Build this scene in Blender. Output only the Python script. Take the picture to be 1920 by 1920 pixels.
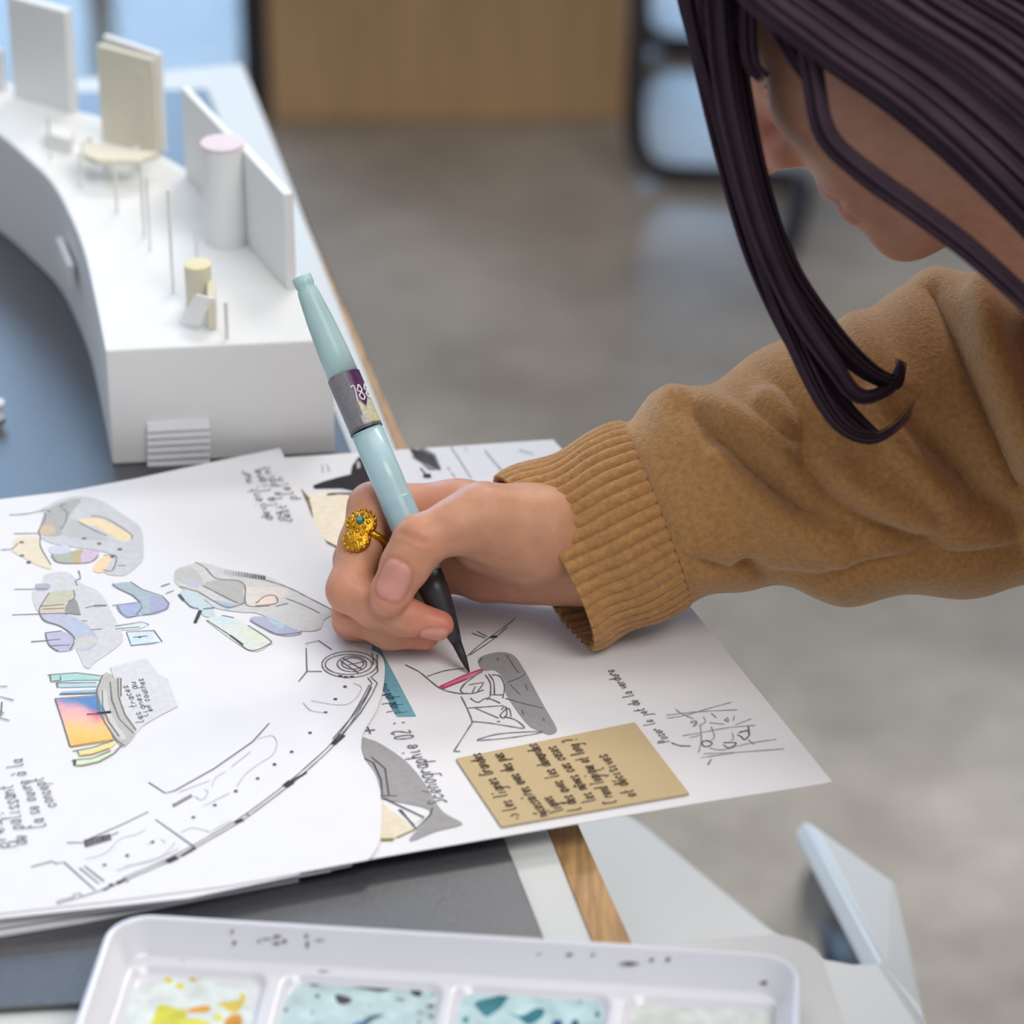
import bpy, bmesh, math, random
import numpy as np
from mathutils import Vector, Matrix

for o in list(bpy.data.objects):
    bpy.data.objects.remove(o)
scene = bpy.context.scene
col = scene.collection
random.seed(7)
rng = np.random.default_rng(7)

# ------------------------------------------------------------------ camera
F = 6500.0
PITCH = math.radians(29.5)
CAM = np.array([0.0, 0.0, 0.772])
FW = np.array([0, math.cos(PITCH), -math.sin(PITCH)])
UP = np.array([0, math.sin(PITCH), math.cos(PITCH)])
RT = np.array([1.0, 0, 0])
FLOOR = -0.74
ZP = 0.0106           # top of the sheet the pen writes on

def ray(px, py):
    return FW * F + RT * (px - 960) + UP * (960 - py)
def G(px, py, z=0.0):
    """point of the horizontal plane at height z seen at this pixel"""
    d = ray(px, py)
    return CAM + d * ((z - CAM[2]) / d[2])
def GY(px, py, y):
    d = ray(px, py)
    return CAM + d * (y / d[1])
D0 = float((G(880, 1262, ZP) - CAM) @ FW)
def P(px, py, dd=0.0):
    """point at camera depth D0 + dd"""
    D = D0 + dd
    return CAM + FW * D + RT * ((px - 960) / F * D) + UP * ((960 - py) / F * D)
def proj(p):
    q = np.asarray(p) - CAM
    d = q @ FW
    return 960 + F * (q @ RT) / d, 960 - F * (q @ UP) / d
def height_at(px, py, z0, ytop):
    """height of an upright on plane z0 whose foot is at (px,py) and top at row ytop"""
    b = G(px, py, z0)
    lo, hi = 0.0, 1.0
    for _ in range(40):
        m = (lo + hi) / 2
        if proj(b + np.array([0, 0, m]))[1] > ytop: lo = m
        else: hi = m
    return lo

cd = bpy.data.cameras.new('camera')
cam = bpy.data.objects.new('camera', cd)
col.objects.link(cam)
cam.location = CAM
cam.rotation_euler = (math.pi / 2 - PITCH, 0, 0)
cd.sensor_width = 36.0
cd.lens = F / 1920 * 36.0
cd.clip_start = 0.05
cd.clip_end = 60
cd.dof.use_dof = True
cd.dof.focus_distance = D0 + 0.005
cd.dof.aperture_fstop = cd.lens / 17.0
scene.camera = cam

# ------------------------------------------------------------------ world, lights, exposure
w = bpy.data.worlds.new('world')
scene.world = w
w.use_nodes = True
w.node_tree.nodes['Background'].inputs[0].default_value = (0.86, 0.90, 1.0, 1)
w.node_tree.nodes['Background'].inputs[1].default_value = 0.50

def area(name, loc, target, sx, sy, power, color):
    l = bpy.data.lights.new(name, 'AREA')
    l.shape = 'RECTANGLE'; l.size = sx; l.size_y = sy
    l.energy = power; l.color = color
    o = bpy.data.objects.new(name, l)
    col.objects.link(o)
    o.location = loc
    o.rotation_euler = (Vector(target) - Vector(loc)).to_track_quat('-Z', 'Y').to_euler()
    return o
area('ceiling_light_back', (0.9, 4.3, 3.2), (0.0, 1.45, 0), 1.6, 0.8, 62, (1.0, 0.96, 0.90))
area('ceiling_light_table', (-0.1, 1.75, 2.0), (0.0, 1.45, 0), 1.6, 0.8, 10, (1.0, 0.96, 0.90))
area('fill_light_front', (1.1, 0.3, 2.1), (0.4, 1.4, 0), 1.6, 1.0, 37, (1.0, 0.96, 0.91))  # added fill from the front right, lifts front faces and floor
vs = scene.view_settings
vs.view_transform = 'Standard'
vs.look = 'None'
vs.exposure = 0.0
vs.gamma = 1.0
vs.use_curve_mapping = False

# ------------------------------------------------------------------ helpers
def lin(c):
    return tuple(((v / 255) / 12.92 if v / 255 <= 0.04045 else ((v / 255 + 0.055) / 1.055) ** 2.4) for v in c)

MATS = {}
def mat(name, rgb, rough=0.6, noise=0.0, nscale=40.0, bump=0.0, bscale=200.0, metallic=0.0, spec=0.5,
        sheen=0.0, sss=0.0, trans=0.0, alpha=1.0, attr=None, coat=0.0, detail=4.0, stretch=None):
    if name in MATS: return MATS[name]
    m = bpy.data.materials.new(name)
    m.use_nodes = True
    nt = m.node_tree
    b = nt.nodes['Principled BSDF']
    c = lin(rgb)
    b.inputs['Roughness'].default_value = rough
    b.inputs['Metallic'].default_value = metallic
    b.inputs['Specular IOR Level'].default_value = spec
    b.inputs['Sheen Weight'].default_value = sheen
    b.inputs['Sheen Roughness'].default_value = 0.45
    b.inputs['Subsurface Weight'].default_value = sss
    b.inputs['Subsurface Radius'].default_value = (0.006, 0.0025, 0.0015)
    b.inputs['Subsurface Scale'].default_value = 0.6
    b.inputs['Transmission Weight'].default_value = trans
    b.inputs['Alpha'].default_value = alpha
    b.inputs['Coat Weight'].default_value = coat
    b.inputs['Base Color'].default_value = (*c, 1)
    tc = nt.nodes.new('ShaderNodeTexCoord')
    vec = tc.outputs['Object']
    if stretch:
        mp = nt.nodes.new('ShaderNodeMapping')
        mp.inputs['Scale'].default_value = stretch
        nt.links.new(vec, mp.inputs['Vector']); vec = mp.outputs['Vector']
    src = None
    if attr:
        a = nt.nodes.new('ShaderNodeVertexColor'); a.layer_name = attr
        src = a.outputs['Color']
    if noise > 0:
        n = nt.nodes.new('ShaderNodeTexNoise')
        n.inputs['Scale'].default_value = nscale
        n.inputs['Detail'].default_value = detail
        nt.links.new(vec, n.inputs['Vector'])
        mr = nt.nodes.new('ShaderNodeMapRange')
        mr.inputs['From Min'].default_value = 0.3; mr.inputs['From Max'].default_value = 0.7
        mr.inputs['To Min'].default_value = 1 - noise; mr.inputs['To Max'].default_value = 1 + noise
        nt.links.new(n.outputs['Fac'], mr.inputs['Value'])
        mx = nt.nodes.new('ShaderNodeMix'); mx.data_type = 'RGBA'; mx.blend_type = 'MULTIPLY'
        mx.inputs[0].default_value = 1.0
        mx.inputs[6].default_value = (*c, 1)
        if src: nt.links.new(src, mx.inputs[6])
        nt.links.new(mr.outputs['Result'], mx.inputs[7])
        src = mx.outputs[2]
    if src: nt.links.new(src, b.inputs['Base Color'])
    if bump > 0:
        n2 = nt.nodes.new('ShaderNodeTexNoise')
        n2.inputs['Scale'].default_value = bscale
        n2.inputs['Detail'].default_value = 3.0
        nt.links.new(vec, n2.inputs['Vector'])
        bp = nt.nodes.new('ShaderNodeBump')
        bp.inputs['Strength'].default_value = bump
        bp.inputs['Distance'].default_value = 0.001
        nt.links.new(n2.outputs['Fac'], bp.inputs['Height'])
        nt.links.new(bp.outputs['Normal'], b.inputs['Normal'])
    MATS[name] = m
    return m

def tag(o, label=None, cat=None, group=None, kind=None):
    if label: o['label'] = label
    if cat: o['category'] = cat
    if group: o['group'] = group
    if kind: o['kind'] = kind
    return o
def mk(name, verts, faces, m, parent=None, smooth=False, colors=None):
    me = bpy.data.meshes.new(name)
    me.from_pydata([tuple(map(float, v)) for v in verts], [], [tuple(int(i) for i in f) for f in faces])
    me.update()
    if smooth:
        me.polygons.foreach_set('use_smooth', [True] * len(me.polygons))
    if colors is not None:
        ca = me.color_attributes.new('Col', 'FLOAT_COLOR', 'POINT')
        cc = np.ones((len(verts), 4)); cc[:, :3] = colors
        ca.data.foreach_set('color', cc.ravel())
    if m: me.materials.append(m)
    o = bpy.data.objects.new(name, me)
    col.objects.link(o)
    if parent:
        o.parent = parent
        o.matrix_parent_inverse = Matrix.Translation(parent.location).inverted() if parent.type == 'EMPTY' else Matrix()
    return o
def empty(name, loc, label, cat, group=None):
    o = bpy.data.objects.new(name, None)
    col.objects.link(o)
    o.location = loc
    o.empty_display_size = 0.02
    return tag(o, label, cat, group)
def bevel(o, width, seg=2, ang=35):
    md = o.modifiers.new('bevel', 'BEVEL'); md.width = width; md.segments = seg
    md.limit_method = 'ANGLE'; md.angle_limit = math.radians(ang)
    return o
def prism(pts, z0, z1):
    """upright prism over a ground outline (3D points, xy used)"""
    n = len(pts)
    a = sum(pts[i][0] * pts[(i + 1) % n][1] - pts[(i + 1) % n][0] * pts[i][1] for i in range(n))
    if a < 0: pts = pts[::-1]
    v = [(p[0], p[1], z0) for p in pts] + [(p[0], p[1], z1) for p in pts]
    f = [tuple(range(n - 1, -1, -1)), tuple(range(n, 2 * n))]
    f += [(i, (i + 1) % n, n + (i + 1) % n, n + i) for i in range(n)]
    return v, f
def box(c, s, rot=0.0):
    x, y, z = s[0] / 2, s[1] / 2, s[2] / 2
    cr, sr = math.cos(rot), math.sin(rot)
    v = []
    for dz in (-z, z):
        for dx, dy in ((-x, -y), (x, -y), (x, y), (-x, y)):
            v.append((c[0] + dx * cr - dy * sr, c[1] + dx * sr + dy * cr, c[2] + dz))
    return v, [(3, 2, 1, 0), (4, 5, 6, 7), (0, 1, 5, 4), (1, 2, 6, 5), (2, 3, 7, 6), (3, 0, 4, 7)]
def slab(q0, q1, q2, q3, t):
    """thick quad"""
    q = [np.array(x, float) for x in (q0, q1, q2, q3)]
    n = np.cross(q[1] - q[0], q[3] - q[0]); n /= np.linalg.norm(n)
    v = q + [x - n * t for x in q]
    return v, [(0, 1, 2, 3), (7, 6, 5, 4), (0, 4, 5, 1), (1, 5, 6, 2), (2, 6, 7, 3), (3, 7, 4, 0)]
def catmull(pts, n=6, closed=False):
    p = [np.array(q, float) for q in pts]
    out = []
    N = len(p)
    if N < 3: return p
    for i in range(N if closed else N - 1):
        if closed: a, b, c, d = p[i - 1], p[i], p[(i + 1) % N], p[(i + 2) % N]
        else: a, b, c, d = p[max(i - 1, 0)], p[i], p[i + 1], p[min(i + 2, N - 1)]
        for k in range(n):
            t = k / n
            out.append(0.5 * ((2 * b) + (c - a) * t + (2 * a - 5 * b + 4 * c - d) * t * t + (3 * b - a - 3 * c + d) * t ** 3))
    if not closed: out.append(p[-1])
    return out
def tube(path, radii, seg=10, cap=True, flat=1.0, flatdir=None):
    """tube mesh along a path; radii per point"""
    p = np.array(path, float); n = len(p)
    if np.isscalar(radii): radii = [radii] * n
    t = np.gradient(p, axis=0); t /= np.linalg.norm(t, axis=1)[:, None] + 1e-12
    ref = np.array([0, 0, 1.0]) if abs(t[0][2]) < 0.9 else np.array([1.0, 0, 0])
    if flatdir is not None: ref = np.array(flatdir, float)
    v, f = [], []
    prev = None
    for i in range(n):
        if prev is None or flatdir is not None: u = ref - t[i] * (ref @ t[i])
        else: u = prev - t[i] * (prev @ t[i])
        u /= np.linalg.norm(u) + 1e-12
        prev = u
        b = np.cross(t[i], u)
        for k in range(seg):
            a = 2 * math.pi * k / seg
            v.append(p[i] + radii[i] * (math.cos(a) * u * flat + math.sin(a) * b))
    for i in range(n - 1):
        for k in range(seg):
            f.append((i * seg + k, i * seg + (k + 1) % seg, (i + 1) * seg + (k + 1) % seg, (i + 1) * seg + k))
    if cap:
        f.append(tuple(range(seg - 1, -1, -1)))
        f.append(tuple((n - 1) * seg + k for k in range(seg)))
    return v, f
def merge(parts):
    V, Fc = [], []
    for v, f in parts:
        b = len(V); V += list(v); Fc += [tuple(i + b for i in q) for q in f]
    return V, Fc
def lathe(c, prof, seg=24, axis=None):
    """profile [(r,h)] about axis through c"""
    ax = np.array(axis if axis is not None else (0, 0, 1.0), float); ax /= np.linalg.norm(ax)
    u = np.cross(ax, (0, 1, 0) if abs(ax[1]) < 0.9 else (1, 0, 0)); u /= np.linalg.norm(u)
    b = np.cross(ax, u); c = np.array(c, float)
    v = [c + ax * h + r * (math.cos(2 * math.pi * k / seg) * u + math.sin(2 * math.pi * k / seg) * b) for r, h in prof for k in range(seg)]
    f = [(i * seg + k, i * seg + (k + 1) % seg, (i + 1) * seg + (k + 1) % seg, (i + 1) * seg + k) for i in range(len(prof) - 1) for k in range(seg)]
    f.append(tuple(range(seg - 1, -1, -1))); f.append(tuple((len(prof) - 1) * seg + k for k in range(seg)))
    return v, f

# --- signed distance surfaces (camera-aligned metres: x right, y up, d depth)
def camP(px, py, dd=0.0):
    D = D0 + dd
    return np.array([(px - 960) / F * D, (960 - py) / F * D, D])
def cam2world(v):
    v = np.asarray(v)
    return CAM + v[:, :1] * RT + v[:, 1:2] * UP + v[:, 2:3] * FW
def world2cam(p):
    q = np.asarray(p) - CAM
    return np.array([q @ RT, q @ UP, q @ FW])
def smin(a, b, k):
    h = np.clip(0.5 + 0.5 * (b - a) / k, 0, 1)
    return b * (1 - h) + a * h - k * h * (1 - h)
def rcone(X, a, b, ra, rb):
    a = np.asarray(a); b = np.asarray(b)
    ab = b - a
    t = np.clip(((X - a) @ ab) / (ab @ ab + 1e-12), 0, 1)
    return np.linalg.norm(X - a - t[..., None] * ab, axis=-1) - (ra + (rb - ra) * t)
def ellip(X, c, r):
    q = (X - np.asarray(c)) / np.asarray(r)
    k = np.linalg.norm(q, axis=-1)
    return (k - 1) * min(r)
def surface(fn, lo, hi, h):
    """naive surface nets"""
    lo = np.asarray(lo); n = np.ceil((np.asarray(hi) - lo) / h).astype(int) + 1
    ax = [lo[i] + h * np.arange(n[i]) for i in range(3)]
    Fv = np.empty(tuple(n), np.float32)
    gy, gz = np.meshgrid(ax[1], ax[2], indexing='ij')
    for i in range(0, n[0], 16):
        xs = ax[0][i:i + 16]
        X = np.empty((len(xs), n[1], n[2], 3))
        X[..., 0] = xs[:, None, None]; X[..., 1] = gy; X[..., 2] = gz
        Fv[i:i + 16] = fn(X)
    ins = Fv < 0
    c = [Fv[dx:n[0] - 1 + dx, dy:n[1] - 1 + dy, dz:n[2] - 1 + dz] for dx in (0, 1) for dy in (0, 1) for dz in (0, 1)]
    cnt = sum((q < 0).astype(np.int8) for q in c)
    act = (cnt > 0) & (cnt < 8)
    idx = np.full(act.shape, -1, np.int64)
    I = np.argwhere(act)
    idx[act] = np.arange(len(I))
    vals = np.stack([q[act] for q in c], 1)
    offs = np.array([(dx, dy, dz) for dx in (0, 1) for dy in (0, 1) for dz in (0, 1)], float)
    acc = np.zeros((len(I), 3)); m = np.zeros(len(I))
    for a in range(8):
        for b in range(a + 1, 8):
            if abs(offs[a] - offs[b]).sum() == 1:
                s = (vals[:, a] < 0) != (vals[:, b] < 0)
                t = np.where(s, vals[:, a] / (vals[:, a] - vals[:, b] + 1e-20), 0)
                acc += s[:, None] * (offs[a] + t[:, None] * (offs[b] - offs[a])); m += s
    V = lo + h * (I + acc / m[:, None])
    faces = []
    for axis in range(3):
        sl0 = [slice(None)] * 3; sl1 = [slice(None)] * 3
        sl0[axis] = slice(0, -1); sl1[axis] = slice(1, None)
        A = ins[tuple(sl0)]; B = ins[tuple(sl1)]
        E = np.argwhere(A != B)
        o1, o2 = [(1, 2), (2, 0), (0, 1)][axis]
        ok = (E[:, o1] > 0) & (E[:, o2] > 0) & (E[:, o1] < n[o1] - 1) & (E[:, o2] < n[o2] - 1)
        E = E[ok]
        d1 = np.zeros(3, int); d1[o1] = 1
        d2 = np.zeros(3, int); d2[o2] = 1
        q = [idx[tuple((E - a).T)] for a in (d1 * 0, d1, d1 + d2, d2)]
        Q = np.stack(q, 1)
        flip = ~A[tuple(E.T)]
        Q[flip] = Q[flip][:, ::-1]
        faces.append(Q)
    return V, np.concatenate(faces)

# --- flat ink and wash on a sheet
GL = {'a': '46 26 15 14 23 33 44 46 43 53', 'b': '19 13 33 44 45 36 16', 'c': '45 36 26 15 14 23 33 44', 'd': '46 26 15 14 23 33 44 49 43',
      'e': '14 45 36 26 15 14 23 33 44', 'f': '49 38 23 20|16 46', 'g': '46 26 15 14 23 43 46 41 30 10', 'h': '19 13|15 26 36 45 43', 'i': '26 23 33|28 29',
      'j': '36 31 20 10', 'l': '19 29 24 33 43', 'm': '16 13|15 26 35 33|35 46 55 53', 'n': '16 13|15 26 36 45 43', 'o': '26 15 14 23 33 44 45 36 26',
      'p': '16 10|15 26 36 45 44 33 23 14', 'q': '46 26 15 14 23 33 44|46 40', 'r': '16 13|15 26 36 45', 's': '45 36 26 15 34 43 33 13', 't': '29 24 33 43|16 46',
      'u': '16 14 23 33 44 46 43 53', 'v': '16 33 56', 'x': '16 43|46 13', 'y': '16 24 33|46 30 10', 'z': '16 46 13 43', 'k': '19 13|46 14 43', 'w': '16 23 36 43 56',
      'S': '48 29 18 36 44 23 13', 'L': '19 13 43', 'G': '48 29 17 15 23 43 46 36', 'C': '48 29 17 14 23 43', 'P': '13 19 39 47 36 16', 'D': '19 13 33 45 47 39 19',
      '0': '29 17 14 23 33 45 48 39 29', '1': '17 29 23', '2': '18 29 39 47 13 43', '8': '36 17 28 39 47 36 15 14 23 33 44 36', '7': '19 49 23',
      ':': '23 24|26 27', '?': '18 29 39 47 35 34|33 32', '-': '15 45', '>': '17 45 13', '(': '39 27 25 33', 'é': '14 45 36 26 15 14 23 33 44|27 49', 'à': '46 26 15 14 23 33 44 46 43|29 47',
      'ê': '14 45 36 26 15 14 23 33 44|17 38 47', 'è': '14 45 36 26 15 14 23 33 44|29 47', "'": '29 28'}
class Draw:
    def __init__(self, z):
        self.z = z; self.v = []; self.f = []; self.c = []; self.k = 0
    def _lift(self):
        self.k += 1
        return self.z + 0.00022 + 0.0000012 * self.k
    def fill(self, pts, rgb, smooth=True, world=False):
        z = self._lift()
        q = catmull(pts, 4, True) if smooth else [np.array(p, float) for p in pts]
        b = len(self.v)
        q = [G(p[0], p[1], z) for p in q] if not world else [np.array([p[0], p[1], z]) for p in q]
        a = sum(q[i][0] * q[(i + 1) % len(q)][1] - q[(i + 1) % len(q)][0] * q[i][1] for i in range(len(q)))
        if a < 0: q = q[::-1]
        self.v += q; self.c += [lin(rgb)] * len(q)
        self.f.append(tuple(range(b, b + len(q))))
    def ribbon(self, q, wmm, rgb):
        z = self._lift() + 0.00008
        q = np.array(q, float)
        if len(q) < 2: return
        t = np.gradient(q[:, :2], axis=0); t /= np.linalg.norm(t, axis=1)[:, None] + 1e-9
        n = np.stack([-t[:, 1], t[:, 0]], 1) * wmm * 0.0005
        b = len(self.v)
        for i in range(len(q)):
            k = 0.75 + 0.5 * random.random()
            self.v.append(np.array([q[i][0] + n[i][0] * k, q[i][1] + n[i][1] * k, z]))
            self.v.append(np.array([q[i][0] - n[i][0] * k, q[i][1] - n[i][1] * k, z]))
        self.c += [lin(rgb)] * (2 * len(q))
        self.f += [(b + 2 * i, b + 2 * i + 1, b + 2 * i + 3, b + 2 * i + 2) for i in range(len(q) - 1)]
    def line(self, pts, wmm=0.45, rgb=(92, 92, 96), smooth=True):
        q = catmull(pts, 5) if smooth and len(pts) > 2 else pts
        self.ribbon([G(p[0], p[1], self.z) for p in q], wmm, rgb)
    def text(self, s, p0, p1, hmm, rgb=(70, 66, 66), wmm=0.4, slant=0.15):
        a = G(*p0, self.z); b = G(*p1, self.z)
        L = np.linalg.norm(b - a); d = (b - a) / L
        n = np.array([-d[1], d[0], 0])
        adv = L / max(1, len(s))
        sx = adv / 5.2; sy = hmm * 0.001 / 3.0
        for i, ch in enumerate(s):
            g = GL.get(ch)
            if not g: continue
            jy = random.uniform(-.3, .3)
            for st in g.split('|'):
                pl = [(int(k[0]) + random.uniform(-.15, .15), int(k[1]) - 3 + jy + random.uniform(-.15, .15)) for k in st.split()]
                pl = catmull(pl, 3) if len(pl) > 2 else pl
                self.ribbon([a + d * (i * adv + (x + slant * y) * sx) + n * y * sy for x, y in pl], wmm, rgb)
    def build(self, name, parent):
        return mk(name, self.v, self.f, mat('ink_and_wash', (255, 255, 255), rough=0.85, attr='Col', noise=0.06, nscale=350, spec=0.2), parent, colors=np.array(self.c))
def T(ox, oy, s, *a):
    return [(ox + a[i] / s, oy + a[i + 1] / s) for i in range(0, len(a), 2)]

# ------------------------------------------------------------------ materials
M_white = mat('white_laminate', (204, 207, 206), 0.42, noise=0.015, nscale=8)
M_mat = mat('grey_desk_mat', (70, 70, 74), 0.28, noise=0.20, nscale=900, bump=0.12, bscale=1400, spec=0.9, detail=2)
M_wood = mat('oak_edge', (176, 138, 92), 0.55, noise=0.28, nscale=30, stretch=(14, 1.2, 14), bump=0.2, bscale=60)
M_oak = mat('oak_panel', (212, 174, 128), 0.55, noise=0.10, nscale=9, stretch=(9, 9, 0.6))
M_paper = mat('paper', (227, 227, 230), 0.85, noise=0.012, nscale=60, spec=0.25, bump=0.05, bscale=900)
M_black = mat('black_metal', (40, 36, 42), 0.4, noise=0.1, nscale=30)
M_foam = mat('white_foam_board', (231, 232, 231), 0.6, noise=0.015, nscale=25)
M_cream = mat('cream_card', (222, 216, 196), 0.7, noise=0.04, nscale=40)
M_pinkish = mat('pale_pink_card', (224, 210, 216), 0.7, noise=0.03, nscale=30)
M_plastic = mat('white_plastic', (222, 224, 223), 0.35, noise=0.02, nscale=12)

# ------------------------------------------------------------------ setting
def floor_mat():
    m = bpy.data.materials.new('concrete'); m.use_nodes = True
    nt = m.node_tree; b = nt.nodes['Principled BSDF']
    tc = nt.nodes.new('ShaderNodeTexCoord')
    def noise(s, d, r=0.6):
        n = nt.nodes.new('ShaderNodeTexNoise'); n.inputs['Scale'].default_value = s; n.inputs['Detail'].default_value = d
        n.inputs['Roughness'].default_value = r
        nt.links.new(tc.outputs['Object'], n.inputs['Vector']); return n
    n1 = noise(3.2, 5); n2 = noise(16, 6, 0.7)
    r = nt.nodes.new('ShaderNodeValToRGB')
    e = r.color_ramp.elements
    e[0].position = 0.28; e[0].color = (*lin((146, 142, 135)), 1)
    e[1].position = 0.72; e[1].color = (*lin((208, 204, 196)), 1)
    nt.links.new(n1.outputs['Fac'], r.inputs['Fac'])
    mr = nt.nodes.new('ShaderNodeMapRange')
    mr.inputs['From Min'].default_value = 0.3; mr.inputs['From Max'].default_value = 0.7
    mr.inputs['To Min'].default_value = 0.88; mr.inputs['To Max'].default_value = 1.1
    nt.links.new(n2.outputs['Fac'], mr.inputs['Value'])
    mx = nt.nodes.new('ShaderNodeMix'); mx.data_type = 'RGBA'; mx.blend_type = 'MULTIPLY'; mx.inputs[0].default_value = 1
    nt.links.new(r.outputs['Color'], mx.inputs[6]); nt.links.new(mr.outputs['Result'], mx.inputs[7])
    nt.links.new(mx.outputs[2], b.inputs['Base Color'])
    b.inputs['Roughness'].default_value = 0.17
    b.inputs['Specular IOR Level'].default_value = 0.5
    return m
fl = mk('floor', *box((0, 3.0, FLOOR - 0.05), (12, 14, 0.1)), floor_mat())
tag(fl, 'polished grey mottled concrete floor around the table', kind='structure')
# back wall with two tall windows; the glass shows the bright sky
WY = 7.6
Mw = mat('wall_paint', (70, 67, 68), 0.8, noise=0.03, nscale=3)
wins = [(-5.2, -0.50, 0.10, 4.2), (0.30, 0.62, 0.10, 1.25)]
def wall_piece(x0, x1, z0, z1):
    return box(((x0 + x1) / 2, WY, (z0 + z1) / 2), (x1 - x0, 0.16, z1 - z0))
ztop = 4.6
pieces = [wall_piece(-6, wins[0][0], FLOOR, ztop), wall_piece(wins[0][1], wins[1][0], FLOOR, ztop), wall_piece(wins[1][1], 6, FLOOR, ztop)]
for x0, x1, z0, z1 in wins:
    pieces += [wall_piece(x0, x1, FLOOR, z0), wall_piece(x0, x1, z1, ztop)]
wl = mk('wall_back', *merge(pieces), Mw)
tag(wl, 'dim plastered wall far behind the table', kind='structure')
def sky_glass():
    m = bpy.data.materials.new('daylit_glass'); m.use_nodes = True
    nt = m.node_tree; b = nt.nodes['Principled BSDF']
    b.inputs['Base Color'].default_value = (0.2, 0.3, 0.4, 1)
    b.inputs['Emission Color'].default_value = (0.40, 0.66, 1.0, 1)
    b.inputs['Emission Strength'].default_value = 4.9
    return m
Mg = sky_glass()
for i, (x0, x1, z0, z1) in enumerate(wins):
    wo = mk('window_%d' % (i + 1), *box(((x0 + x1) / 2, WY + 0.03, (z0 + z1) / 2), (x1 - x0, 0.02, z1 - z0)), Mg)
    tag(wo, 'tall daylit window in the back wall', kind='structure')
    fr = []
    nb = 4 if i == 0 else 1
    for k in range(nb + 1):
        x = x0 + (x1 - x0) * k / nb
        fr.append(box((x, WY - 0.02, (z0 + z1) / 2), (0.06, 0.08, z1 - z0)))
    for z in (z0, z1): fr.append(box(((x0 + x1) / 2, WY - 0.02, z), (x1 - x0, 0.08, 0.06)))
    mk('window_frame', *merge(fr), M_black, wo)

# ------------------------------------------------------------------ table
tb = empty('drawing_table', (-0.25, 1.4, FLOOR), 'white drawing table with a bare oak strip along its right edge', 'table')
far_r = G(456, 118); near_r = G(1342, 2345)
far_l = far_r + (G(0, 160) - far_r) * 2.6
near_l = near_r + (far_l - far_r)
bevel(mk('tabletop', *prism([far_l, far_r, near_r, near_l], -0.028, 0.0), M_white, tb), 0.0012)
wz = -0.004
bevel(mk('wood_edge', *prism([G(545, 345, wz), G(556, 375, wz), G(768, 848, wz), G(1088, 1555, wz), G(1446, 2345, wz), G(1343, 2345, wz)], -0.030, wz), M_wood, tb), 0.001)
for fx, fy in ((-0.22, 1.76), (-0.75, 1.78), (-0.08, 1.10), (-0.70, 1.15)):
    mk('leg', *box((fx - 0.05, fy, (FLOOR - 0.028) / 2), (0.05, 0.05, -FLOOR - 0.028)), M_white, tb)
zm = 0.003
dm = mk('desk_mat', *prism([G(388, 166, zm), G(1047, 1826, zm), G(-700, 1932, zm), G(-700, 190, zm)], 0.0, zm), M_mat)
bevel(tag(dm, 'large dark grey speckled desk mat covering the white table', 'mat'), 0.0006)

# ------------------------------------------------------------------ papers
ZA, ZB, ZC = 0.0102, 0.0108, 0.0114
def sheet(name, outline, z, label, cat='paper', t=0.0004, group=None, m=None):
    o = mk(name, *prism([G(x, y, z) for x, y in outline], z - t, z), m or M_paper)
    return tag(o, label, cat, group)
# lower sheets of the pile, seen as edges at the bottom left
sheet('loose_sheet', [(-260, 1795), (150, 1727), (560, 1648), (560, 1200), (-260, 1150)], 0.0048, 'lowest white sheet of the paper pile, its edge showing above the mat at left', t=0.0014)
sheet('loose_sheet', [(-260, 1775), (160, 1713), (620, 1632), (640, 1100), (-260, 1050)], 0.0072, 'second white sheet from the bottom of the paper pile at left', t=0.0008)
sheet('loose_sheet', [(-260, 1765), (0, 1727), (352, 1688), (436, 1668), (660, 1622), (600, 1000), (-260, 1000)], 0.0092, 'white sheet directly under the sketch pages with its corner jutting out', t=0.0005)
A = sheet('sketch_sheet', [(1037, 824), (1066, 856), (1560, 1465), (1540, 1470), (1300, 1507), (720, 1606), (480, 1650), (380, 1100), (400, 868), (560, 856)], ZA,
          'large white sheet under the hand with the scenography sketch and pencil notes')
bB = [(525, 840), (548, 888), (566, 922), (582, 962), (594, 990), (640, 1060), (700, 1190), (660, 1560), (560, 1640), (352, 1684), (0, 1722), (-260, 1752), (-260, 960), (0, 936), (120, 922), (250, 898), (390, 868)]
B = sheet('watercolour_sheet', bB, ZB, 'white sheet at left covered with small watercolour sketches and handwriting')
cc = [(600, 1196), (640, 1206), (700, 1220), (720, 1240), (719, 1285), (706, 1330), (684, 1368), (677, 1400), (690, 1440), (712, 1485), (716, 1530), (712, 1575), (700, 1600), (690, 1612)]
cc = [tuple(p) for p in catmull(cc, 4)]
cut = cc + [(560, 1636), (430, 1660), (200, 1690), (0, 1712), (-120, 1728), (-120, 1640), (0, 1628), (70, 1612), (130, 1560), (180, 1470), (240, 1402), (330, 1343), (440, 1292), (540, 1236)]
Cc = sheet('plan_cutout', cut, ZC, 'white paper cutout with wavy right edge carrying a curved building plan in ink')
note = sheet('sticky_note', [(855, 1422), (1190, 1354), (1292, 1487), (940, 1549)], ZA + 0.0012, 'tan sticky note with rows of handwriting near the sheet edge', 'note', t=0.0008,
             m=mat('tan_note_paper', (196, 176, 138), 0.85, noise=0.02, nscale=40, spec=0.2))

INK = (104, 102, 106); PEN = (150, 150, 154); GREY = (168, 168, 170)
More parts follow.
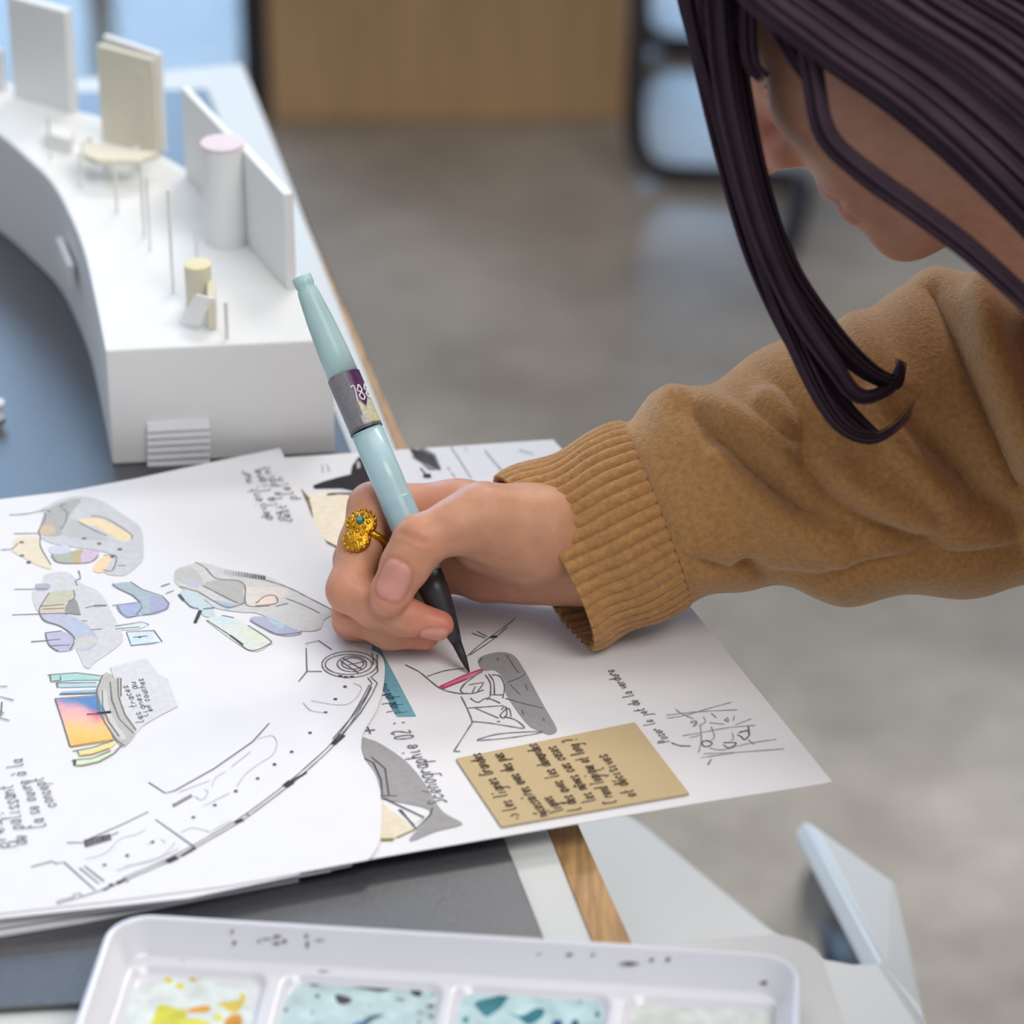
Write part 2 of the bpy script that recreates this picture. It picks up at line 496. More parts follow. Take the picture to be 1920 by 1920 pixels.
# --- drawing on the big sheet
d = Draw(ZA)
s4 = (560, 860, 3.2)
d.fill(T(*s4, 1090, 1190, 1200, 1160, 1290, 1180, 1350, 1260, 1400, 1350, 1470, 1480, 1540, 1600, 1545, 1640, 1500, 1655, 1440, 1630, 1380, 1600, 1300, 1500, 1240, 1400, 1235, 1330, 1180, 1270, 1110, 1270, 1080, 1230), (152, 151, 153))
d.fill(T(*s4, 100, 640, 195, 640, 380, 940, 560, 1270, 705, 1545, 590, 1548, 510, 1390), (112, 162, 174), False)
for y in range(3): d.text('pluma', (752 - y * 7, 1338 - y * 14), (740 - y * 9, 1318 - y * 18), 2.5, (50, 90, 104))
for l in ([1245, 1180, 1320, 1290], [1255, 1345, 1320, 1320, 1360, 1295], [1270, 1360, 1330, 1420], [1240, 1440, 1340, 1470, 1465, 1500], [1190, 1200, 1200, 1215], [1360, 1360, 1375, 1395],
          [1340, 1510, 1350, 1540], [1465, 1560, 1475, 1580], [640, 1240, 720, 1280, 770, 1320, 840, 1375, 900, 1400, 990, 1415], [770, 1310, 880, 1275, 1000, 1260],
          [975, 1380, 1000, 1350, 1110, 1270], [970, 1390, 990, 1410, 1050, 1410, 1110, 1390], [1020, 1360, 1110, 1345], [1040, 1410, 1060, 1370], [1075, 1400, 1110, 1350], [1000, 1350, 970, 1390],
          [1120, 1300, 1150, 1350, 1150, 1420, 1130, 1450], [1140, 1295, 1170, 1340, 1175, 1420], [1160, 1300, 1210, 1310, 1235, 1370, 1225, 1440], [1150, 1420, 1225, 1420],
          [975, 1430, 1010, 1500, 1040, 1580, 1020, 1620, 930, 1760], [930, 1758, 970, 1760], [1010, 1500, 1150, 1490, 1230, 1485], [1030, 1440, 1075, 1465, 1130, 1440, 1210, 1470],
          [1040, 1580, 1150, 1590, 1330, 1620], [1060, 1500, 1200, 1560], [1230, 1550, 1300, 1570, 1355, 1615, 1330, 1620], [1215, 1510, 1240, 1490, 1250, 1530, 1230, 1560, 1210, 1540, 1260, 1500, 1275, 1550],
          [1190, 1580, 1210, 1580], [1070, 1690, 1200, 1655, 1430, 1640, 1440, 1650, 1250, 1680, 1070, 1695], [1010, 1190, 1100, 1110, 1240, 1010, 1300, 960], [1030, 1180, 1170, 1085, 1250, 1015],
          [1040, 1050, 1120, 1080], [1070, 1040, 1130, 1070], [1080, 1230, 1100, 1200]):
    d.line(T(*s4, *l), 0.5, INK)
d.line(T(*s4, 1150, 1075, 1190, 1070), 1.6, (60, 56, 60))
d.fill(T(*s4, 840, 1370, 1000, 1300, 1100, 1265, 1105, 1280, 1010, 1325, 860, 1385), (216, 130, 158), False)
d.line(T(*s4, 850, 1370, 1000, 1302, 1100, 1268), 0.9, (198, 70, 112)); d.line(T(*s4, 862, 1384, 920, 1360, 1010, 1325), 0.9, (190, 60, 106))
d.line(T(*s4, 845, 1374, 870, 1372), 1.5, (190, 60, 106))
s7 = (660, 1180, 2.743)
d.fill(T(*s7, 45, 560, 90, 565, 150, 590, 280, 680, 380, 800, 460, 930, 560, 990, 550, 1010, 430, 1040, 320, 1085, 300, 1070, 400, 960, 380, 920, 250, 890, 150, 870, 150, 840, 120, 740, 60, 650), (158, 156, 156))
d.fill(T(*s7, 110, 950, 150, 890, 330, 1030, 240, 1070, 140, 1080), (224, 212, 188), False)
for l in ([60, 665, 110, 690, 150, 780, 155, 850, 130, 940], [100, 660, 170, 720, 190, 860], [140, 860, 230, 860], [160, 870, 370, 970, 320, 1010, 240, 930], [230, 1075, 330, 1030, 400, 960, 415, 920], [250, 930, 330, 1030]):
    d.line(T(*s7, *l), 0.6, (70, 66, 68), False)
d.line(T(*s7, 150, 1085, 215, 1084), 1.8, (140, 130, 60))
d.line(T(*s7, 65, 525, 120, 520), 0.7, INK); d.line(T(*s7, 80, 505, 95, 540), 0.7, INK)
d.text('Scénographie 02 :', (838, 1507), (757, 1350), 3.6, (74, 72, 76), 0.5)
sp = (1120, 1240, 5.333)
for l in ([700, 575, 880, 545, 1100, 480, 1340, 415], [690, 545, 1000, 510, 1400, 490], [780, 480, 830, 520, 960, 580], [1140, 525, 1190, 570], [1120, 620, 1270, 635], [1270, 600, 1300, 570, 1310, 610, 1270, 590], [1370, 550, 1360, 600],
          [850, 750, 1030, 720, 1300, 670, 1580, 645], [920, 770, 1050, 740], [1380, 640, 1540, 580], [1060, 560, 1080, 610, 1020, 650], [930, 610, 990, 600, 960, 660, 1000, 620, 930, 620], [1030, 640, 1040, 800, 1010, 920],
          [1060, 930, 1400, 915, 1870, 880], [1040, 970, 1300, 930, 1380, 915], [1120, 870, 1250, 890, 1500, 830, 1790, 785], [1140, 660, 1170, 760, 1130, 800], [1350, 720, 1360, 780, 1330, 800], [1510, 790, 1570, 840]):
    d.line(T(*sp, *l), 0.4, (158, 156, 160))
for l in ([1050, 810, 1100, 800, 1150, 830, 1090, 860, 1050, 840, 1050, 810], [1260, 820, 1380, 820, 1370, 850, 1310, 870, 1260, 840], [1410, 720, 1500, 700, 1520, 740, 1470, 790, 1440, 760, 1400, 740], [1510, 660, 1520, 740], [1140, 985, 1105, 1040], [740, 820, 830, 850, 935, 852]):
    d.line(T(*sp, *l), 0.55, (110, 108, 112))
d.text('Poser le jet de la verdure', (1256, 1392), (1150, 1256), 2.3, (96, 94, 98), 0.4)
# upper right marks
s8 = (420, 820, 2.8235)
d.fill(T(*s8, 470, 255, 520, 235, 600, 212, 670, 195, 678, 150, 715, 100, 750, 130, 770, 180, 800, 235, 700, 285, 620, 268, 480, 270), (52, 48, 52), False)
d.fill(T(*s8, 703, 130, 718, 128, 722, 160, 705, 165), (190, 188, 190), False)
d.line(T(*s8, 545, 308, 620, 302, 720, 306), 1.8, (60, 56, 60))
d.fill(T(*s8, 985, 70, 1060, 55, 1120, 90, 1150, 165, 1085, 170, 1030, 120), (142, 140, 143), False)
for k in range(9):
    d.line(T(*s8, 990 + k * 14, 62 + k * 4, 1020 + k * 15, 120 + k * 7), 0.9, (70, 66, 70))
    d.line(T(*s8, 1000 + k * 13, 110 + k * 6, 1050 + k * 10, 66 + k * 9), 0.7, (88, 84, 88))
d.line(T(*s8, 1055, 208, 1095, 206), 3.2, (58, 55, 58)); d.line(T(*s8, 1040, 165, 1070, 200), 0.8, (60, 56, 60))
for l in ([1200, 50, 1240, 110, 1310, 220], [1380, 70, 1430, 130, 1490, 200], [1270, 60, 1290, 70], [1560, 70, 1640, 90], [1180, 160, 1200, 175], [1205, 190, 1225, 215], [520, 150, 525, 190], [545, 145, 560, 185]):
    d.line(T(*s8, *l), 0.6, (176, 176, 182))
d.fill(T(*s8, 470, 300, 690, 320, 670, 560, 610, 580, 520, 530, 480, 460, 465, 380), (238, 228, 206))
d.line(T(*s8, 402, 282, 440, 330, 462, 400, 472, 470, 520, 540, 610, 590), 1.0, (132, 118, 100))
d.line(T(*s8, 402, 282, 440, 335), 2.4, (128, 108, 80))
d.build('ink_drawing', A)['kind'] = 'stuff'

# --- drawings on the watercolour sheet
d = Draw(ZB)
sb = (0, 920, 5.647)
LG = (208, 209, 212)
d.fill(T(*sb, 440, 190, 520, 150, 640, 90, 850, 60, 1080, 110, 1300, 250, 1490, 400, 1520, 680, 1480, 770, 1350, 880, 1250, 900, 1100, 860, 1200, 700, 1060, 640, 800, 600, 560, 560, 430, 480, 480, 330, 470, 250), (200, 201, 204))
d.fill(T(*sb, 640, 130, 860, 90, 740, 260, 680, 460, 430, 460, 480, 230), (176, 176, 174))
d.fill(T(*sb, 700, 280, 900, 360, 1150, 520, 900, 520, 660, 460), (188, 189, 190))
d.fill(T(*sb, 820, 310, 950, 290, 1100, 310, 1250, 390, 1380, 470, 1390, 520, 1280, 530, 1150, 450, 1000, 370, 880, 350), (234, 214, 176))
d.fill(T(*sb, 180, 500, 400, 490, 440, 600, 540, 790, 530, 830, 400, 790, 270, 720, 140, 650, 130, 590), (226, 214, 192))
d.fill(T(*sb, 430, 370, 560, 370, 580, 450, 430, 460), (206, 186, 160))
d.fill(T(*sb, 550, 680, 780, 640, 780, 760, 640, 765, 560, 720), (176, 180, 172))
d.fill(T(*sb, 780, 640, 890, 630, 860, 755, 770, 762), (190, 176, 140)); d.fill(T(*sb, 880, 640, 1040, 640, 1030, 700, 940, 760, 860, 760), (206, 188, 206))
d.fill(T(*sb, 520, 600, 700, 580, 740, 650, 560, 670), (200, 208, 220)); d.fill(T(*sb, 760, 520, 880, 530, 900, 590, 780, 590), (200, 198, 214))
d.fill(T(*sb, 1090, 700, 1190, 690, 1120, 830, 1070, 870, 990, 850, 1000, 790), (238, 208, 172))
K = (126, 126, 130)
for l in ([100, 260, 280, 250, 480, 210, 530, 235], [700, 150, 640, 170, 710, 240, 690, 340, 640, 420], [480, 240, 470, 320, 410, 430, 430, 490], [10, 630, 130, 620, 190, 560], [430, 500, 430, 600, 540, 790], [960, 270, 1100, 290, 1250, 370, 1390, 470, 1390, 520],
          [550, 680, 620, 765, 940, 765, 1040, 690], [1100, 690, 1230, 700, 1190, 850, 1090, 840], [1250, 800, 1340, 795], [150, 460, 400, 455], [830, 330, 950, 400, 1130, 480]):
    d.line(T(*sb, *l), 0.55, K)
for x, y in ((230, 550), (235, 690), (305, 760), (1190, 700), (890, 510), (1270, 625), (1050, 565)): d.line(T(*sb, x - 22, y, x + 22, y + 4), 1.6, (110, 106, 100))
d.fill(T(*sb, 480, 890, 700, 860, 820, 950, 900, 1000, 1030, 1060, 1130, 1180, 1210, 1340, 1290, 1500, 1290, 1600, 1150, 1720, 1000, 1820, 950, 1880, 890, 1860, 840, 1750, 800, 1650, 860, 1500, 700, 1300, 420, 1300, 340, 1080, 440, 1000), (206, 206, 209))
d.fill(T(*sb, 530, 1080, 760, 1050, 790, 1140, 690, 1200, 680, 1290, 430, 1290, 440, 1220), (196, 194, 176)); d.fill(T(*sb, 440, 1220, 690, 1205, 680, 1290, 430, 1290), (206, 196, 176))
d.fill(T(*sb, 430, 1310, 700, 1310, 880, 1390, 960, 1450, 1040, 1580, 960, 1680, 820, 1690, 800, 1560, 640, 1430, 500, 1380), (188, 188, 208)); d.fill(T(*sb, 700, 1400, 900, 1420, 930, 1520, 780, 1520), (178, 192, 212))
d.fill(T(*sb, 480, 1510, 660, 1490, 780, 1560, 770, 1680, 600, 1700, 520, 1620), (186, 184, 208)); d.fill(T(*sb, 820, 1570, 980, 1540, 1030, 1600, 920, 1670, 820, 1670), (200, 200, 196))
d.fill(T(*sb, 720, 1180, 800, 1150, 850, 1290, 830, 1320, 690, 1290), (150, 152, 152)); d.fill(T(*sb, 380, 990, 520, 990, 510, 1050, 390, 1060), (176, 176, 190))
for l in ([150, 1050, 510, 1045], [130, 1320, 650, 1305, 860, 1320], [330, 1605, 640, 1580], [520, 1090, 430, 1230, 420, 1300, 480, 1390, 640, 1440, 770, 1540, 780, 1620, 740, 1690], [780, 1060, 790, 1140, 720, 1180], [830, 850, 850, 930, 800, 960, 820, 1010],
          [900, 1250, 980, 1230, 1130, 1220], [870, 1385, 920, 1385], [960, 1480, 1080, 1470], [480, 1510, 520, 1640, 620, 1705], [480, 1510, 660, 1490], [430, 1230, 680, 1210], [450, 1260, 680, 1250], [530, 1650, 740, 1640]):
    d.line(T(*sb, *l), 0.55, K)
d.fill(T(*sb, 1190, 990, 1380, 970, 1500, 1050, 1720, 1120, 1790, 1200, 1760, 1260, 1600, 1310, 1500, 1300, 1480, 1180, 1400, 1110, 1250, 1040), (172, 186, 194)); d.fill(T(*sb, 1600, 1120, 1720, 1130, 1780, 1200, 1750, 1260, 1600, 1300), (170, 172, 202))
d.fill(T(*sb, 1240, 1225, 1480, 1190, 1480, 1300, 1360, 1345, 1290, 1310), (168, 178, 210)); d.fill(T(*sb, 1350, 1520, 1620, 1500, 1640, 1620, 1380, 1640), (206, 222, 232), False); d.fill(T(*sb, 1220, 1450, 1560, 1400, 1480, 1460, 1240, 1475), (214, 226, 226))
for l in ([1190, 1222, 1490, 1185, 1500, 1250, 1440, 1320], [1190, 990, 1250, 1040, 1400, 1110, 1480, 1180], [1380, 970, 1500, 1050, 1720, 1120, 1790, 1200, 1760, 1260, 1600, 1310, 1360, 1345, 1290, 1310, 1240, 1225], [1340, 1500, 1630, 1485, 1720, 1605, 1650, 1615, 1390, 1645, 1340, 1505],
          [1220, 1440, 1500, 1395, 1580, 1425], [1220, 1470, 1480, 1450], [1410, 1560, 1560, 1545]):
    d.line(T(*sb, *l), 0.5, (118, 128, 140), False)
d.line(T(*sb, 1465, 1555, 1495, 1560), 1.6, (90, 100, 120)); d.line(T(*sb, 990, 1225, 1120, 1222), 1.2, K)
sc = (300, 1020, 5.333)
d.fill(T(*sc, 180, 250, 350, 190, 450, 190, 700, 260, 1060, 320, 1280, 430, 1480, 530, 1740, 670, 1640, 760, 1600, 850, 1450, 870, 1250, 840, 1000, 700, 800, 680, 560, 640, 450, 560, 200, 430, 140, 340), (206, 206, 205))
d.fill(T(*sc, 170, 250, 330, 240, 440, 400, 240, 400, 150, 340), (192, 192, 190))
d.fill(T(*sc, 440, 400, 560, 360, 780, 370, 850, 420, 850, 590, 780, 600, 680, 560, 520, 470), (182, 182, 179)); d.fill(T(*sc, 860, 430, 1280, 450, 1180, 560, 1100, 630, 940, 620, 870, 580), (220, 212, 204))
d.fill(T(*sc, 960, 600, 1050, 530, 1150, 525, 1140, 600), (232, 214, 200)); d.fill(T(*sc, 200, 480, 340, 480, 520, 640, 540, 720, 440, 720, 380, 640, 300, 620), (196, 212, 216)); d.fill(T(*sc, 540, 560, 700, 590, 780, 620, 660, 650), (168, 190, 206))
d.fill(T(*sc, 470, 740, 740, 740, 1090, 960, 1090, 1010, 910, 1070, 560, 840), (216, 222, 216)); d.fill(T(*sc, 540, 740, 740, 750, 700, 800, 580, 800), (204, 222, 226)); d.fill(T(*sc, 850, 820, 1060, 950, 980, 1000, 850, 900), (220, 224, 206))
d.fill(T(*sc, 900, 750, 1060, 730, 1300, 830, 1420, 890, 1280, 920, 1150, 890), (178, 182, 206)); d.fill(T(*sc, 1080, 750, 1240, 810, 1200, 840), (180, 208, 216)); d.fill(T(*sc, 240, 360, 380, 370, 400, 430, 300, 430), (196, 192, 206))
for l in ([350, 190, 450, 240, 560, 350, 770, 370, 850, 430, 850, 580, 900, 630, 1100, 625], [360, 470, 640, 630, 780, 620, 850, 590], [420, 420, 700, 560, 780, 600], [1060, 370, 1280, 440, 1480, 540, 1750, 680], [1260, 550, 1440, 620, 1600, 700], [470, 770, 700, 920, 900, 1070, 1090, 1010, 1090, 960, 880, 820],
          [960, 600, 1050, 530, 1150, 525, 1160, 600, 950, 625], [900, 770, 1040, 850, 1180, 910, 1420, 890], [620, 720, 740, 745], [200, 430, 360, 480], [10, 430, 100, 400], [60, 500, 140, 470], [190, 510, 300, 625, 380, 650], [1160, 630, 1280, 600]):
    d.line(T(*sc, *l), 0.6, (128, 126, 126))
d.line(T(*sc, 405, 670, 350, 795), 1.5, (70, 78, 82)); d.line(T(*sc, 190, 510, 240, 572), 1.3, (90, 96, 98)); d.line(T(*sc, 430, 655, 540, 645), 0.9, (80, 140, 160)); d.line(T(*sc, 700, 920, 830, 1015), 1.1, (90, 90, 90))
for k in range(15):
    d.line(T(*sc, 650 + k * 28, 262 + k * 4.5, 650 + k * 28, 312 + k * 4), 0.55 + 0.04 * k, (190 - 7 * k, 188 - 7 * k, 188 - 7 * k))
se = (80, 1220, 6.4)
d.fill(T(*se, 810, 200, 1240, 90, 1400, 290, 1500, 330, 1620, 670, 1400, 780, 1200, 900, 1040, 1080, 940, 800, 880, 400), (212, 213, 216), False)
d.fill(T(*se, 720, 300, 770, 260, 840, 300, 860, 340, 940, 330, 935, 560, 1000, 770, 1120, 960, 980, 1150, 880, 1080, 740, 860, 665, 700, 650, 480), (186, 185, 182))
d.fill(T(*se, 690, 500, 760, 480, 800, 700, 900, 900, 1000, 1050, 900, 1040, 740, 800), (206, 205, 202))
d.fill(T(*se, 90, 300, 400, 275, 700, 310, 690, 350, 400, 352, 100, 375), (168, 212, 206), False)
d.fill(T(*se, 170, 400, 400, 385, 660, 395, 650, 430, 200, 440), (176, 208, 218), False); d.fill(T(*se, 220, 490, 640, 465, 640, 515, 210, 525), (156, 184, 214), False)
# the large colour-graded panel
q = [np.array(p) for p in T(*se, 150, 585, 670, 545, 850, 1080, 330, 1160)]
z = d._lift(); N = 14; b0 = len(d.v)
keys = [(0.0, (186, 150, 190)), (0.18, (232, 172, 186)), (0.45, (236, 190, 172)), (0.7, (240, 200, 132)), (1.0, (238, 190, 106))]
for j in range(N + 1):
    for i in range(N + 1):
        u, v_ = i / N, j / N
        p = (q[0] * (1 - u) + q[1] * u) * (1 - v_) + (q[3] * (1 - u) + q[2] * u) * v_
        t_ = v_ + 0.05 * math.sin(7 * u)
        c = np.array([np.interp(t_, [k[0] for k in keys], [k[1][m_] for k in keys]) for m_ in range(3)])
        bl = max(0.0, min(1.0, (u * 0.5 + 0.02 - v_ + 0.05 * math.sin(9 * u)) * 5))
        c = c * (1 - bl) + np.array((96, 142, 192)) * bl
        rd = math.exp(-((u - .8) ** 2 + (v_ - .42) ** 2) * 60); c = c * (1 - .5 * rd) + np.array((222, 90, 110)) * .5 * rd
        d.v.append(G(p[0], p[1], z)); d.c.append(lin(c))
d.f += [(b0 + j * (N + 1) + i, b0 + (j + 1) * (N + 1) + i, b0 + (j + 1) * (N + 1) + i + 1, b0 + j * (N + 1) + i + 1) for j in range(N) for i in range(N)]
d.fill(T(*se, 420, 1210, 620, 1170, 840, 1090, 890, 1100, 800, 1180, 600, 1250, 430, 1270), (238, 218, 150), False)
d.fill(T(*se, 385, 1320, 600, 1300, 800, 1220, 940, 1140, 860, 1240, 680, 1340, 480, 1385, 385, 1385), (212, 226, 196), False)
for l in ([150, 585, 240, 860, 330, 1160], [330, 1160, 600, 1115, 850, 1075], [150, 585, 670, 545], [650, 480, 665, 700, 740, 860, 880, 1080, 980, 1150], [720, 300, 650, 480], [810, 380, 830, 600, 920, 830, 1090, 1000], [900, 340, 910, 560, 990, 780, 1120, 960], [940, 340, 940, 560], [715, 480, 720, 680, 790, 860, 920, 1040],
          [90, 300, 100, 375, 215, 365], [215, 310, 215, 365], [60, 300, 400, 275, 700, 310], [170, 400, 180, 450], [160, 400, 650, 390], [200, 530, 640, 515], [420, 1210, 440, 1270, 600, 1250, 800, 1180], [360, 1215, 600, 1170, 850, 1085], [385, 1320, 385, 1385, 480, 1385, 680, 1340, 860, 1240, 950, 1140], [350, 1325, 600, 1300, 820, 1210]):
    d.line(T(*se, *l), 0.6, (126, 122, 118), False)
d.line(T(*se, 650, 765, 820, 745), 1.9, (60, 58, 62)); d.line(T(*se, 530, 775, 690, 765), 0.9, (130, 70, 80)); d.line(T(*se, 385, 1320, 385, 1385), 1.2, (90, 90, 80))
for i, t_ in enumerate(('les traces', 'lignes au', 'en couches')):
    d.text(t_, (80 + (1250 - i * 10 + i * 60) / 6.4 - 4, 1220 + (880 - i * 70) / 6.4), (80 + (1010 + i * 95) / 6.4, 1220 + (420 - i * 40) / 6.4), 1.5, (128, 126, 130), 0.45)
for i, (t_, a, b_) in enumerate((('cest le point', (548, 980), (504, 874)), ('ou la ligne', (534, 978), (487, 880)), ('devient mur', (512, 976), (462, 882)), ('plein', (558, 938), (530, 895)))):
    d.text(t_, a, b_, 2.3, (136, 134, 138), 0.55)
TX = (122, 120, 124)
d.text('presenter', (17, 1592), (-20, 1470), 3.2, TX, 0.5)
d.text('de palissant', (51, 1585), (24, 1472), 3.4, TX, 0.5)
d.text('Ca se ouvre à la', (85, 1552), (40, 1424), 3.0, TX, 0.5)
d.text('concept', (106, 1514), (80, 1458), 2.8, TX, 0.5)
for l in ((0, 1289, 14, 1289), (0, 1308, 26, 1315), (0, 1335, 8, 1340), (0, 1348, 18, 1353), (4, 1318, 2, 1345)): d.line([(l[0], l[1]), (l[2], l[3])], 0.5, TX)
d.build('ink_drawing', B)['kind'] = 'stuff'

# --- plan on the cutout
d = Draw(ZC)
s6 = (0, 1260, 2.743)
IK = (112, 112, 116)
outer = T(*s6, 295, 1195, 500, 1132, 640, 1075, 850, 985, 1000, 908, 1180, 805, 1280, 742, 1480, 592, 1600, 490, 1700, 398, 1770, 315, 1850, 195, 1912, 80)
d.line(outer, 0.5, IK)
d.line([(x - 4.5, y - 4) for x, y in outer[2:]], 0.5, IK)
for l, w_ in (([860, 980, 912, 955], 2.2), ([930, 950, 1005, 906], 1.6), ([1465, 592, 1500, 565], 2.6), ([1500, 565, 1578, 518], 1.2), ([1712, 375, 1762, 325], 2.4), ([1210, 778, 1250, 762], 1.6), ([560, 1102, 585, 1096], 2.2), ([600, 1090, 640, 1072], 1.6), ([530, 1122, 560, 1112], 1.2)):
    d.line(T(*s6, *l), w_, (66, 64, 68))
for l in ([160, 1005, 270, 975, 285, 988, 330, 980, 490, 1125], [410, 1010, 510, 1090], [435, 1000, 535, 1078], [300, 1178, 380, 1163, 375, 1150, 410, 1140, 420, 1152], [295, 1195, 295, 1182], [345, 880, 430, 880, 460, 860, 620, 790, 765, 720],
          [800, 760, 1000, 902], [765, 570, 850, 625, 900, 612, 1100, 500, 1300, 360, 1385, 265], [890, 685, 985, 632], [893, 694, 990, 640], [890, 680, 895, 696], [560, 850, 610, 825], [1268, 730, 1285, 745], [640, 1060, 660, 1085]):
    d.line(T(*s6, *l), 0.5, IK, False)
for k in range(11): d.line(T(*s6, 436 + k * 12.5, 866 - k * 3, 442 + k * 12.5, 902 - k * 4), 0.7, (74, 72, 76))
d.line(T(*s6, 432, 868, 560, 838), 0.5, IK); d.line(T(*s6, 442, 902, 575, 862), 0.5, IK)
for l in ([440, 965, 540, 935, 620, 860, 700, 838, 750, 810], [600, 1025, 700, 990, 830, 950, 900, 880], [640, 1000, 780, 975, 920, 910], [930, 830, 980, 805, 1050, 815, 1090, 830], [1000, 640, 1040, 660, 1070, 620, 1050, 605], [1090, 590, 1110, 545, 1160, 515],
          [1190, 490, 1290, 410], [1220, 590, 1260, 530, 1330, 475, 1400, 430, 1425, 370, 1400, 330, 1330, 345], [920, 620, 1080, 560], [1050, 690, 1180, 625], [760, 890, 790, 870], [830, 860, 850, 880], [1090, 820, 1190, 765], [1560, 160, 1600, 200, 1680, 212], [1600, 150, 1780, 170, 1860, 90, 1820, 60]):
    d.line(T(*s6, *l), 0.4, (194, 194, 198))
for x, y in ((1775, 78), (1725, 142), (1675, 210), (1595, 315), (1500, 413), (1412, 478), (1325, 550), (1213, 615), (1105, 687), (995, 750), (785, 877), (655, 947), (538, 995)):
    d.line(T(*s6, x - 9, y, x + 9, y), 1.3, (80, 78, 82))
for rx, ry, cx, cy in ((165, 78, 305, 1238), (140, 60, 300, 1238), (88, 46, 320, 1235), (66, 34, 325, 1232)):
    d.line(T(*s4, *[c for k in range(25) for c in (cx + rx * math.cos(k * math.pi / 12), cy + ry * math.sin(k * math.pi / 12))]), 0.5, (112, 110, 114))
for l in ([40, 1115, 120, 1095, 200, 1150], [45, 1140, 50, 1280, 0, 1340], [50, 1280, 140, 1280], [250, 1215, 360, 1290], [265, 1200, 385, 1270], [300, 1240, 400, 1220], [430, 1310, 472, 1350, 440, 1420, 370, 1530, 230, 1690], [415, 1318, 440, 1350, 410, 1420, 340, 1530, 205, 1685], [470, 1180, 475, 1280, 440, 1310], [440, 1170, 450, 1240]):
    d.line(T(*s4, *l), 0.5, (104, 102, 106), False)
for x, y in ((250, 1308), (285, 1314), (320, 1312)): d.line(T(*s4, x - 12, y, x + 12, y), 1.2, (70, 68, 72))
d.build('ink_drawing', Cc)['kind'] = 'stuff'
# --- writing on the note
d = Draw(ZA + 0.0012)
d.z = ZA + 0.0012
sn = (840, 1340, 4.174)
for t_, l in (('-> Les lignes Grandes', (580, 820, 245, 300)), ('nécessaires avec des pas', (790, 795, 420, 300)), ('lignes', (905, 755, 800, 640)), ("L des avec les demandes", (1040, 745, 690, 225)), ('les mêmes cas cases', (1160, 680, 840, 245)), ('C rend logique et long ?', (1320, 690, 990, 190)), ('et décisives', (1480, 640, 1235, 310))):
    a, b_ = T(*sn, *l)
    d.text(t_, a, b_, 2.7, (84, 70, 62), 0.55)
d.build('handwriting', note)['kind'] = 'stuff'

# ------------------------------------------------------------------ white architectural model
ar = empty('architectural_model', G(400, 760, zm), 'white foam board building model with upright wall panels on the desk mat', 'model')
hz = height_at(210, 872, zm, 657)
ZT = zm + hz
left_t = [(197, 657), (179, 565), (157, 470), (128, 397), (95, 339), (47, 292), (0, 252), (-70, 205)]
right_t = [(-70, 110), (0, 146), (60, 168), (140, 206), (190, 218), (250, 252), (300, 288), (350, 316), (420, 372), (500, 446), (566, 520), (606, 580), (623, 637)]
ctr = [tuple(p) for p in catmull(left_t, 4)] + right_t
bevel(mk('base_block', *prism([G(x, y, ZT) for x, y in ctr], zm, ZT), M_foam, ar), 0.0012, 2, 50)
def upright(name, a, b, ytop, t, m=M_foam, z=None):
    z = ZT if z is None else z
    A_, B_ = G(*a, z), G(*b, z)
    h = height_at(a[0], a[1], z, ytop)
    dv = (B_ - A_) / np.linalg.norm(B_ - A_)
    n = np.array([-dv[1], dv[0], 0]) * t
    v, f = prism([A_, B_, B_ + n, A_ + n], z, z + h)
    return bevel(mk(name, v, f, m, ar), 0.0006)
upright('wall_panel', (26, 180), (134, 212), -8, 0.006)
upright('wall_panel', (-40, 160), (3, 172), 85, 0.005)
upright('wall_panel', (191, 262), (296, 292), 84, 0.0035, M_cream)
upright('wall_panel', (203, 250), (306, 288), 66, 0.0035)
upright('door_frame', (263, 283), (281, 289), 130, 0.001, M_cream)
upright('wall_panel', (348, 330), (436, 428), 164, 0.004)
upright('wall_panel', (437, 428), (538, 544), 254, 0.005)
def upr_cyl(name, px, py, ytop, wpx, m, lid=None):
    b_ = G(px, py, ZT); h = height_at(px, py, ZT, ytop); r = wpx / 2 / F * float((b_ - CAM) @ FW)
    o = mk(name, *lathe(b_, [(r, 0), (r, h * 0.995), (r * 0.97, h)], 28), m, ar, smooth=False)
    if lid: mk('lid', *lathe(b_ + np.array([0, 0, h]), [(r * 1.03, 0), (r * 1.03, 0.0015), (r * .6, 0.0018)], 28), lid, o)
    return o
upr_cyl('drum', 425, 452, 272, 78, M_foam, M_pinkish)
upr_cyl('drum', 374, 572, 500, 50, M_cream, mat('straw_card', (226, 216, 178), 0.7, noise=0.03, nscale=30))
M_rod = mat('pale_rod', (230, 230, 226), 0.5, noise=0.03, nscale=30)
for px, py, yt, wp in ((325, 548, 355, 6), (271, 446, 300, 6), (220, 400, 300, 6), (154, 352, 285, 6), (426, 634, 566, 8), (370, 500, 420, 6), (96, 300, 220, 5), (282, 470, 330, 5)):
    upr_cyl('column', px, py, yt, wp, M_rod)
